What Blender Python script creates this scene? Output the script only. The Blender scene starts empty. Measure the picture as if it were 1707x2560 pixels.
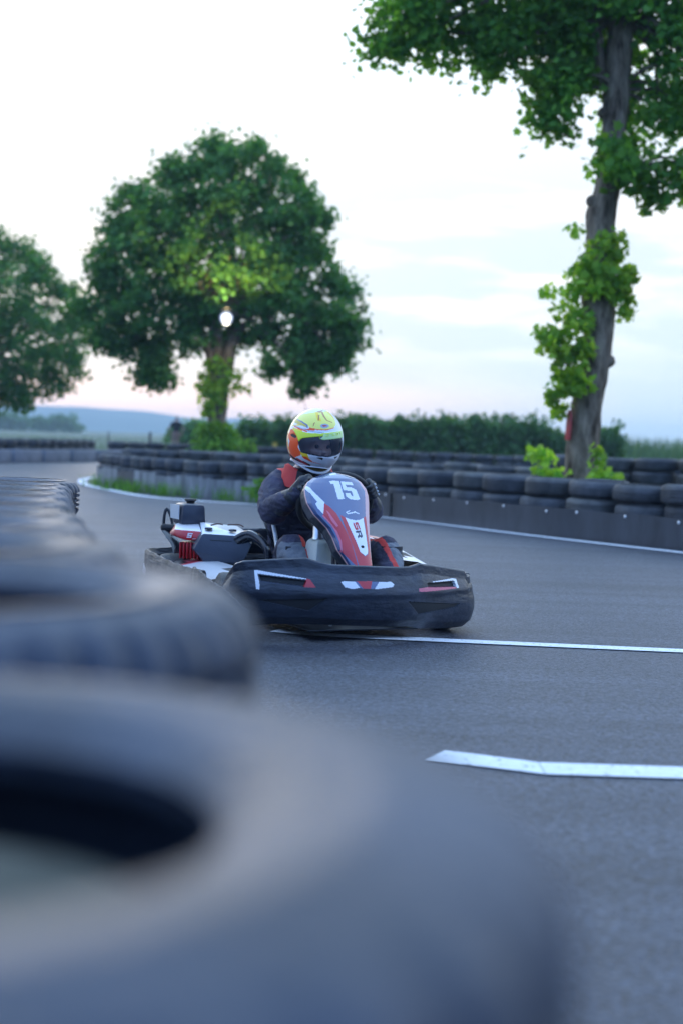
import bpy, bmesh, math, random
import numpy as np
from mathutils import Vector, Matrix
from math import radians as rad, sin, cos, pi
random.seed(7); NR = np.random.default_rng(7)
S = bpy.context.scene
COL = S.collection

# ------------------------------------------------------------------ camera
cd = bpy.data.cameras.new('camera'); cam = bpy.data.objects.new('camera', cd); COL.objects.link(cam)
cd.sensor_fit = 'VERTICAL'; cd.sensor_height = 36.0; cd.sensor_width = 24.0; cd.lens = 50.0
cd.clip_start = 0.05; cd.clip_end = 20000
cam.matrix_world = Matrix.Translation((0, 0, 0.93)) @ Matrix.Rotation(rad(90 - 2.95), 4, 'X') @ Matrix.Rotation(rad(2.0), 4, 'Z')
cd.dof.use_dof = True; cd.dof.focus_distance = 6.85; cd.dof.aperture_fstop = 1.8
S.camera = cam

# ------------------------------------------------------------------ world: bright overcast evening sky, pink at the horizon, blue behind
SUN_EL, SUN_ROT = 5.0, -12.0
w = bpy.data.worlds.new('World'); S.world = w; w.use_nodes = True
nt = w.node_tree; nt.nodes.clear(); N = nt.nodes.new; L = nt.links.new
out = N('ShaderNodeOutputWorld'); bg = N('ShaderNodeBackground'); L(bg.outputs[0], out.inputs[0])
tc = N('ShaderNodeTexCoord'); sep = N('ShaderNodeSeparateXYZ'); L(tc.outputs['Generated'], sep.inputs[0])
def math_node(op, a, b=None, clamp=False):
    n = N('ShaderNodeMath'); n.operation = op; n.use_clamp = clamp
    for i, v in enumerate((a, b)):
        if v is None: continue
        if isinstance(v, (int, float)): n.inputs[i].default_value = v
        else: L(v, n.inputs[i])
    return n.outputs[0]
def mixc(f, a, b, mode='MIX'):
    n = N('ShaderNodeMix'); n.data_type = 'RGBA'; n.blend_type = mode
    for s, v in ((n.inputs[0], f), (n.inputs[6], a), (n.inputs[7], b)):
        if isinstance(v, (int, float)): s.default_value = v
        elif isinstance(v, tuple): s.default_value = v + (1,)
        else: L(v, s)
    return n.outputs[2]
ramp = N('ShaderNodeValToRGB'); L(sep.outputs['Z'], ramp.inputs[0])
stops = [(0.0, (.50, .48, .54)), (.012, (.72, .54, .51)), (.030, (.66, .54, .52)), (.042, (.42, .47, .52)), (.058, (.34, .44, .51)),
         (.095, (.36, .45, .52)), (.14, (.41, .48, .54)), (.20, (.50, .56, .62)), (.30, (.74, .86, 1.0)), (.45, (.58, .90, 1.36)), (1.0, (.53, .87, 1.42))]
cr = ramp.color_ramp
while len(cr.elements) < len(stops): cr.elements.new(.5)
for e, (p, c) in zip(cr.elements, stops): e.position = p; e.color = c + (1,)
ramp2 = N('ShaderNodeValToRGB'); L(sep.outputs['Z'], ramp2.inputs[0]); c2 = ramp2.color_ramp
st2 = [(0.0, (.31, .43, .50)), (.03, (.36, .46, .52)), (.06, (.38, .47, .52)), (.10, (.40, .48, .53))] + stops[6:]
while len(c2.elements) < len(st2): c2.elements.new(.5)
for e, (p, c) in zip(c2.elements, st2): e.position = p; e.color = c + (1,)
azf = N('ShaderNodeMapRange'); L(sep.outputs['X'], azf.inputs[0]); azf.inputs[1].default_value = -.02; azf.inputs[2].default_value = .20
base_sky = mixc(azf.outputs[0], ramp.outputs[0], ramp2.outputs[0])
# streaky clouds
mp = N('ShaderNodeMapping'); L(tc.outputs['Generated'], mp.inputs[0]); mp.inputs['Scale'].default_value = (4.6, 4.6, 24)
mp.inputs['Rotation'].default_value = (0, rad(-3), 0)
nz = N('ShaderNodeTexNoise'); L(mp.outputs[0], nz.inputs['Vector']); nz.inputs['Scale'].default_value = 1.9; nz.inputs['Detail'].default_value = 5; nz.inputs['Roughness'].default_value = .52
cl = N('ShaderNodeMapRange'); L(nz.outputs[0], cl.inputs[0]); cl.inputs[1].default_value = .49; cl.inputs[2].default_value = .68
lowfade = N('ShaderNodeMapRange'); L(sep.outputs['Z'], lowfade.inputs[0]); lowfade.inputs[1].default_value = .03; lowfade.inputs[2].default_value = .10
mask = math_node('MULTIPLY', cl.outputs[0], lowfade.outputs[0])
sky = mixc(mask, base_sky, (.66, .67, .68))
# the sky behind the camera is the plain blue evening sky
back = N('ShaderNodeMapRange'); L(sep.outputs['Y'], back.inputs[0]); back.inputs[1].default_value = .35; back.inputs[2].default_value = -.6
sky = mixc(back.outputs[0], sky, (.22, .41, .88))
nish = N('ShaderNodeTexSky'); nish.sky_type = 'NISHITA'; nish.sun_disc = False
nish.sun_elevation = rad(SUN_EL); nish.sun_rotation = rad(SUN_ROT)
ns = N('ShaderNodeVectorMath'); ns.operation = 'SCALE'; L(nish.outputs[0], ns.inputs[0]); ns.inputs['Scale'].default_value = .006
L(mixc(1.0, sky, ns.outputs[0], 'ADD'), bg.inputs[0]); bg.inputs[1].default_value = 1.0

# ------------------------------------------------------------------ low sun behind thin cloud
sd = bpy.data.lights.new('sun', 'SUN'); sd.energy = 0.5; sd.angle = rad(25); sd.color = (1, .94, .88)
sun = bpy.data.objects.new('sun', sd); COL.objects.link(sun)
az = rad(SUN_ROT); dirv = Vector((sin(az) * cos(rad(SUN_EL)), cos(az) * cos(rad(SUN_EL)), sin(rad(SUN_EL))))
sun.rotation_euler = dirv.to_track_quat('Z', 'Y').to_euler()
sun.location = dirv * 50

vs = S.view_settings; vs.view_transform = 'Standard'; vs.look = 'None'; vs.exposure = 1.0; vs.gamma = 1.0; vs.use_curve_mapping = False
S.cycles.max_bounces = 6; S.cycles.transparent_max_bounces = 8; S.cycles.volume_bounces = 0
S.cycles.use_denoising = True; S.cycles.caustics_reflective = False; S.cycles.caustics_refractive = False
S.cycles.sample_clamp_indirect = 6

# ------------------------------------------------------------------ materials
MATS = {}
def mat(name, col, rough=.6, metal=0.0, var=.0, vscale=8.0, bump=0.0, bscale=60.0, coat=0.0, dust=None, transl=0.0, alpha=1.0, spec=.5, stretch=None, emit=None):
    if name in MATS: return MATS[name]
    m = bpy.data.materials.new(name); m.use_nodes = True
    t = m.node_tree; p = t.nodes['Principled BSDF']; o = t.nodes['Material Output']
    p.inputs['Base Color'].default_value = (*col, 1); p.inputs['Roughness'].default_value = rough
    p.inputs['Metallic'].default_value = metal; p.inputs['Coat Weight'].default_value = coat; p.inputs['Alpha'].default_value = alpha
    p.inputs['Specular IOR Level'].default_value = spec; p.inputs['Coat Roughness'].default_value = .08
    cn = t.nodes.new('ShaderNodeTexCoord'); vec = cn.outputs['Object']
    if stretch:
        mm = t.nodes.new('ShaderNodeMapping'); t.links.new(vec, mm.inputs[0]); mm.inputs['Scale'].default_value = stretch; vec = mm.outputs[0]
    if var or dust:
        n = t.nodes.new('ShaderNodeTexNoise'); t.links.new(vec, n.inputs['Vector']); n.inputs['Scale'].default_value = vscale; n.inputs['Detail'].default_value = 6; n.inputs['Roughness'].default_value = .62
        r = t.nodes.new('ShaderNodeValToRGB'); t.links.new(n.outputs[0], r.inputs[0])
        r.color_ramp.elements[0].position = .32; r.color_ramp.elements[1].position = .70
        r.color_ramp.elements[0].color = (*[max(0, c * (1 - var)) for c in col], 1)
        r.color_ramp.elements[1].color = (*(dust if dust else [c * (1 + var) for c in col]), 1)
        t.links.new(r.outputs[0], p.inputs['Base Color'])
    if bump:
        n2 = t.nodes.new('ShaderNodeTexNoise'); t.links.new(vec, n2.inputs['Vector']); n2.inputs['Scale'].default_value = bscale; n2.inputs['Detail'].default_value = 5
        b = t.nodes.new('ShaderNodeBump'); b.inputs['Strength'].default_value = bump; b.inputs['Distance'].default_value = .02
        t.links.new(n2.outputs[0], b.inputs['Height']); t.links.new(b.outputs[0], p.inputs['Normal'])
    if transl:
        tr = t.nodes.new('ShaderNodeBsdfTranslucent'); mx = t.nodes.new('ShaderNodeMixShader'); mx.inputs[0].default_value = transl
        src = p.inputs['Base Color'].links[0].from_socket if p.inputs['Base Color'].is_linked else None
        if src:
            g = t.nodes.new('ShaderNodeMix'); g.data_type = 'RGBA'; g.blend_type = 'MULTIPLY'; g.inputs[0].default_value = 1; t.links.new(src, g.inputs[6]); g.inputs[7].default_value = (1.5, 1.45, .5, 1)
            t.links.new(g.outputs[2], tr.inputs[0])
        else: tr.inputs[0].default_value = (*[c * 1.3 for c in col], 1)
        t.links.new(p.outputs[0], mx.inputs[1]); t.links.new(tr.outputs[0], mx.inputs[2]); t.links.new(mx.outputs[0], o.inputs[0])
    if emit:
        p.inputs['Emission Color'].default_value = (*emit[0], 1); p.inputs['Emission Strength'].default_value = emit[1]
    MATS[name] = m
    return m
# leaf materials vary per leaf (random per island)
def leafmat(name, dark, light, transl=.35):
    m = bpy.data.materials.new(name); m.use_nodes = True; t = m.node_tree; p = t.nodes['Principled BSDF']; o = t.nodes['Material Output']
    g = t.nodes.new('ShaderNodeNewGeometry'); r = t.nodes.new('ShaderNodeValToRGB'); t.links.new(g.outputs['Random Per Island'], r.inputs[0])
    r.color_ramp.elements[0].color = (*dark, 1); r.color_ramp.elements[1].color = (*light, 1)
    cn = t.nodes.new('ShaderNodeTexCoord'); n = t.nodes.new('ShaderNodeTexNoise'); t.links.new(cn.outputs['Object'], n.inputs['Vector']); n.inputs['Scale'].default_value = 1.3
    hs = t.nodes.new('ShaderNodeHueSaturation'); t.links.new(r.outputs[0], hs.inputs['Color'])
    mr = t.nodes.new('ShaderNodeMapRange'); t.links.new(n.outputs[0], mr.inputs[0]); mr.inputs[1].default_value = .3; mr.inputs[2].default_value = .7; mr.inputs[3].default_value = .7; mr.inputs[4].default_value = 1.3
    t.links.new(mr.outputs[0], hs.inputs['Value'])
    t.links.new(hs.outputs[0], p.inputs['Base Color']); p.inputs['Roughness'].default_value = .6; p.inputs['Specular IOR Level'].default_value = .2
    tr = t.nodes.new('ShaderNodeBsdfTranslucent'); gm = t.nodes.new('ShaderNodeMix'); gm.data_type = 'RGBA'; gm.blend_type = 'MULTIPLY'; gm.inputs[0].default_value = 1
    t.links.new(hs.outputs[0], gm.inputs[6]); gm.inputs[7].default_value = (1.8, 1.55, .5, 1); t.links.new(gm.outputs[2], tr.inputs[0])
    mx = t.nodes.new('ShaderNodeMixShader'); mx.inputs[0].default_value = transl
    t.links.new(p.outputs[0], mx.inputs[1]); t.links.new(tr.outputs[0], mx.inputs[2]); t.links.new(mx.outputs[0], o.inputs[0])
    MATS[name] = m; return m

# ------------------------------------------------------------------ mesh building
class MB:
    def __init__(s): s.v = []; s.f = []; s.m = []
    def add(s, vs, fs, mi=0):
        o = len(s.v); s.v.extend([tuple(map(float, p)) for p in vs]); s.f.extend([tuple(o + i for i in f) for f in fs])
        s.m.extend(mi if isinstance(mi, list) else [mi] * len(fs)); return s
    def grid(s, P, mi=0, cu=False, cv=False, keep=None):
        n, m = len(P), len(P[0]); vs = [p for r in P for p in r]; fs = []; ms = []
        for i in range(n if cu else n - 1):
            for j in range(m if cv else m - 1):
                a, b, c, d = i * m + j, i * m + (j + 1) % m, ((i + 1) % n) * m + (j + 1) % m, ((i + 1) % n) * m + j
                if keep and not keep(i, j): continue
                fs.append((a, b, c, d)); ms.append(mi(i, j) if callable(mi) else mi)
        return s.add(vs, fs, ms)
    def tube(s, path, rads, seg=10, mi=0, closed=False, caps=True, sx=1.0):
        path = [Vector(p) for p in path]; n = len(path)
        if not hasattr(rads, '__len__'): rads = [rads] * n
        rings = []; prev = None
        for i, p in enumerate(path):
            a = path[(i - 1) % n] if (i > 0 or closed) else p; b = path[(i + 1) % n] if (i < n - 1 or closed) else p
            t = (b - a).normalized() if (b - a).length > 1e-9 else Vector((0, 0, 1))
            if prev is None:
                u = t.orthogonal().normalized()
            else:
                u = prev - t * prev.dot(t)
                u = u.normalized() if u.length > 1e-6 else t.orthogonal().normalized()
            prev = u; v = t.cross(u)
            rings.append([tuple(p + (u * cos(2 * pi * k / seg) * sx + v * sin(2 * pi * k / seg)) * rads[i]) for k in range(seg)])
        o = len(s.v); s.grid(rings, mi, cu=closed, cv=True)
        if caps and not closed:
            s.f.append(tuple(o + k for k in range(seg))[::-1]); s.m.append(mi if not callable(mi) else 0)
            s.f.append(tuple(o + (n - 1) * seg + k for k in range(seg))); s.m.append(mi if not callable(mi) else 0)
        return s
    def box(s, c, size, rot=None, bev=.0, mi=0, seg=2):
        bm = bmesh.new(); bmesh.ops.create_cube(bm, size=1)
        for v in bm.verts: v.co = Vector((v.co.x * size[0], v.co.y * size[1], v.co.z * size[2]))
        if bev: bmesh.ops.bevel(bm, geom=bm.edges[:], offset=bev, segments=seg, affect='EDGES', profile=.5)
        M = Matrix.Translation(c) @ (rot.to_4x4() if rot else Matrix.Identity(4)); bm.transform(M)
        bm.verts.index_update()
        s.add([v.co[:] for v in bm.verts], [[v.index for v in f.verts] for f in bm.faces], mi); bm.free(); return s
    def hull(s, pts, mi=0, bev=0.0):
        bm = bmesh.new(); vs = [bm.verts.new(p) for p in pts]; r = bmesh.ops.convex_hull(bm, input=vs)
        bmesh.ops.delete(bm, geom=[g for g in r['geom_interior'] if isinstance(g, bmesh.types.BMVert)], context='VERTS')
        bmesh.ops.dissolve_limit(bm, angle_limit=rad(3), verts=bm.verts[:], edges=bm.edges[:])
        if bev: bmesh.ops.bevel(bm, geom=bm.edges[:], offset=bev, segments=2, affect='EDGES', profile=.5)
        bm.verts.index_update(); bm.normal_update()
        fs = [[v.index for v in f.verts] for f in bm.faces]
        s.add([v.co[:] for v in bm.verts], fs, [mi(f.calc_center_median(), f.normal) for f in bm.faces] if callable(mi) else mi); bm.free(); return s
    def lathe(s, prof, seg=32, M=None, mi=0):
        M = M or Matrix.Identity(4)
        P = [[tuple(M @ Vector((r * cos(2 * pi * k / seg), r * sin(2 * pi * k / seg), z))) for k in range(seg)] for r, z in prof]
        return s.grid(P, mi, cv=True)
    def prism(s, poly, th, M=None, mi=0):
        M = M or Matrix.Identity(4); n = len(poly)
        vs = [M @ Vector((x, y, 0)) for x, y in poly] + [M @ Vector((x, y, th)) for x, y in poly]
        fs = [tuple(range(n))[::-1], tuple(range(n, 2 * n))] + [(i, (i + 1) % n, n + (i + 1) % n, n + i) for i in range(n)]
        return s.add(vs, fs, mi)
    def mesh(s, name, mats, smooth=True, ang=40):
        me = bpy.data.meshes.new(name); me.from_pydata(s.v, [], s.f); 
        for m in mats: me.materials.append(m)
        me.polygons.foreach_set('material_index', s.m)
        if smooth:
            me.polygons.foreach_set('use_smooth', [True] * len(s.f)); me.set_sharp_from_angle(angle=rad(ang))
        me.update(); return me
    def build(s, name, mats, parent=None, smooth=True, ang=40, fixn=False):
        me = s.mesh(name, mats if isinstance(mats, (list, tuple)) else [mats], smooth, ang)
        if fixn:
            bm = bmesh.new(); bm.from_mesh(me); bmesh.ops.recalc_face_normals(bm, faces=bm.faces[:]); bm.to_mesh(me); bm.free()
        return link(name, me, parent)
def link(name, me, parent=None, loc=(0, 0, 0)):
    o = bpy.data.objects.new(name, me); COL.objects.link(o); o.location = loc
    if parent: o.parent = parent
    return o
def tag(o, label, cat, group=None, kind=None):
    o['label'] = label; o['category'] = cat
    if group: o['group'] = group
    if kind: o['kind'] = kind
    return o
def thing(name, label, cat, loc=(0, 0, 0), rz=0, group=None):
    o = bpy.data.objects.new(name, None); COL.objects.link(o); o.location = loc; o.rotation_euler = (0, 0, rz); o.empty_display_size = .1
    return tag(o, label, cat, group)
def inpoly(x, y, poly):
    c = False; n = len(poly); j = n - 1
    for i in range(n):
        xi, yi = poly[i]; xj, yj = poly[j]
        if (yi > y) != (yj > y) and x < (xj - xi) * (y - yi) / (yj - yi) + xi: c = not c
        j = i
    return c
def inpoly_np(X, Y, poly):
    X = np.asarray(X, float); Y = np.asarray(Y, float); c = np.zeros(X.shape, bool); n = len(poly); j = n - 1
    for i in range(n):
        xi, yi = poly[i]; xj, yj = poly[j]
        if yi != yj: c ^= ((yi > Y) != (yj > Y)) & (X < (xj - xi) * (Y - yi) / (yj - yi) + xi)
        j = i
    return c
def interp(x, pts):
    return float(np.interp(x, [p[0] for p in pts], [p[1] for p in pts]))
def smoothpath(pts, n):
    P = [Vector(p) for p in pts]; out = []; m = len(P)
    d = [0.0]
    for i in range(1, m): d.append(d[-1] + (P[i] - P[i - 1]).length)
    for k in range(n):
        t = d[-1] * k / (n - 1); i = min(max(1, int(np.searchsorted(d, t))), m - 1)
        u = (t - d[i - 1]) / max(1e-9, d[i] - d[i - 1])
        p0, p1, p2, p3 = P[max(0, i - 2)], P[i - 1], P[i], P[min(m - 1, i + 1)]
        out.append(.5 * ((2 * p1) + (-p0 + p2) * u + (2 * p0 - 5 * p1 + 4 * p2 - p3) * u * u + (-p0 + 3 * p1 - 3 * p2 + p3) * u ** 3))
    return out
ORD = ['first','second','third','fourth','fifth','sixth','seventh','eighth','ninth','tenth','eleventh','twelfth','thirteenth','fourteenth','fifteenth','sixteenth','seventeenth','eighteenth','nineteenth','twentieth']
ORD += ['twenty ' + o for o in ORD[:9]] + ['thirtieth'] + ['thirty ' + o for o in ORD[:9]] + ['fortieth']
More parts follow.
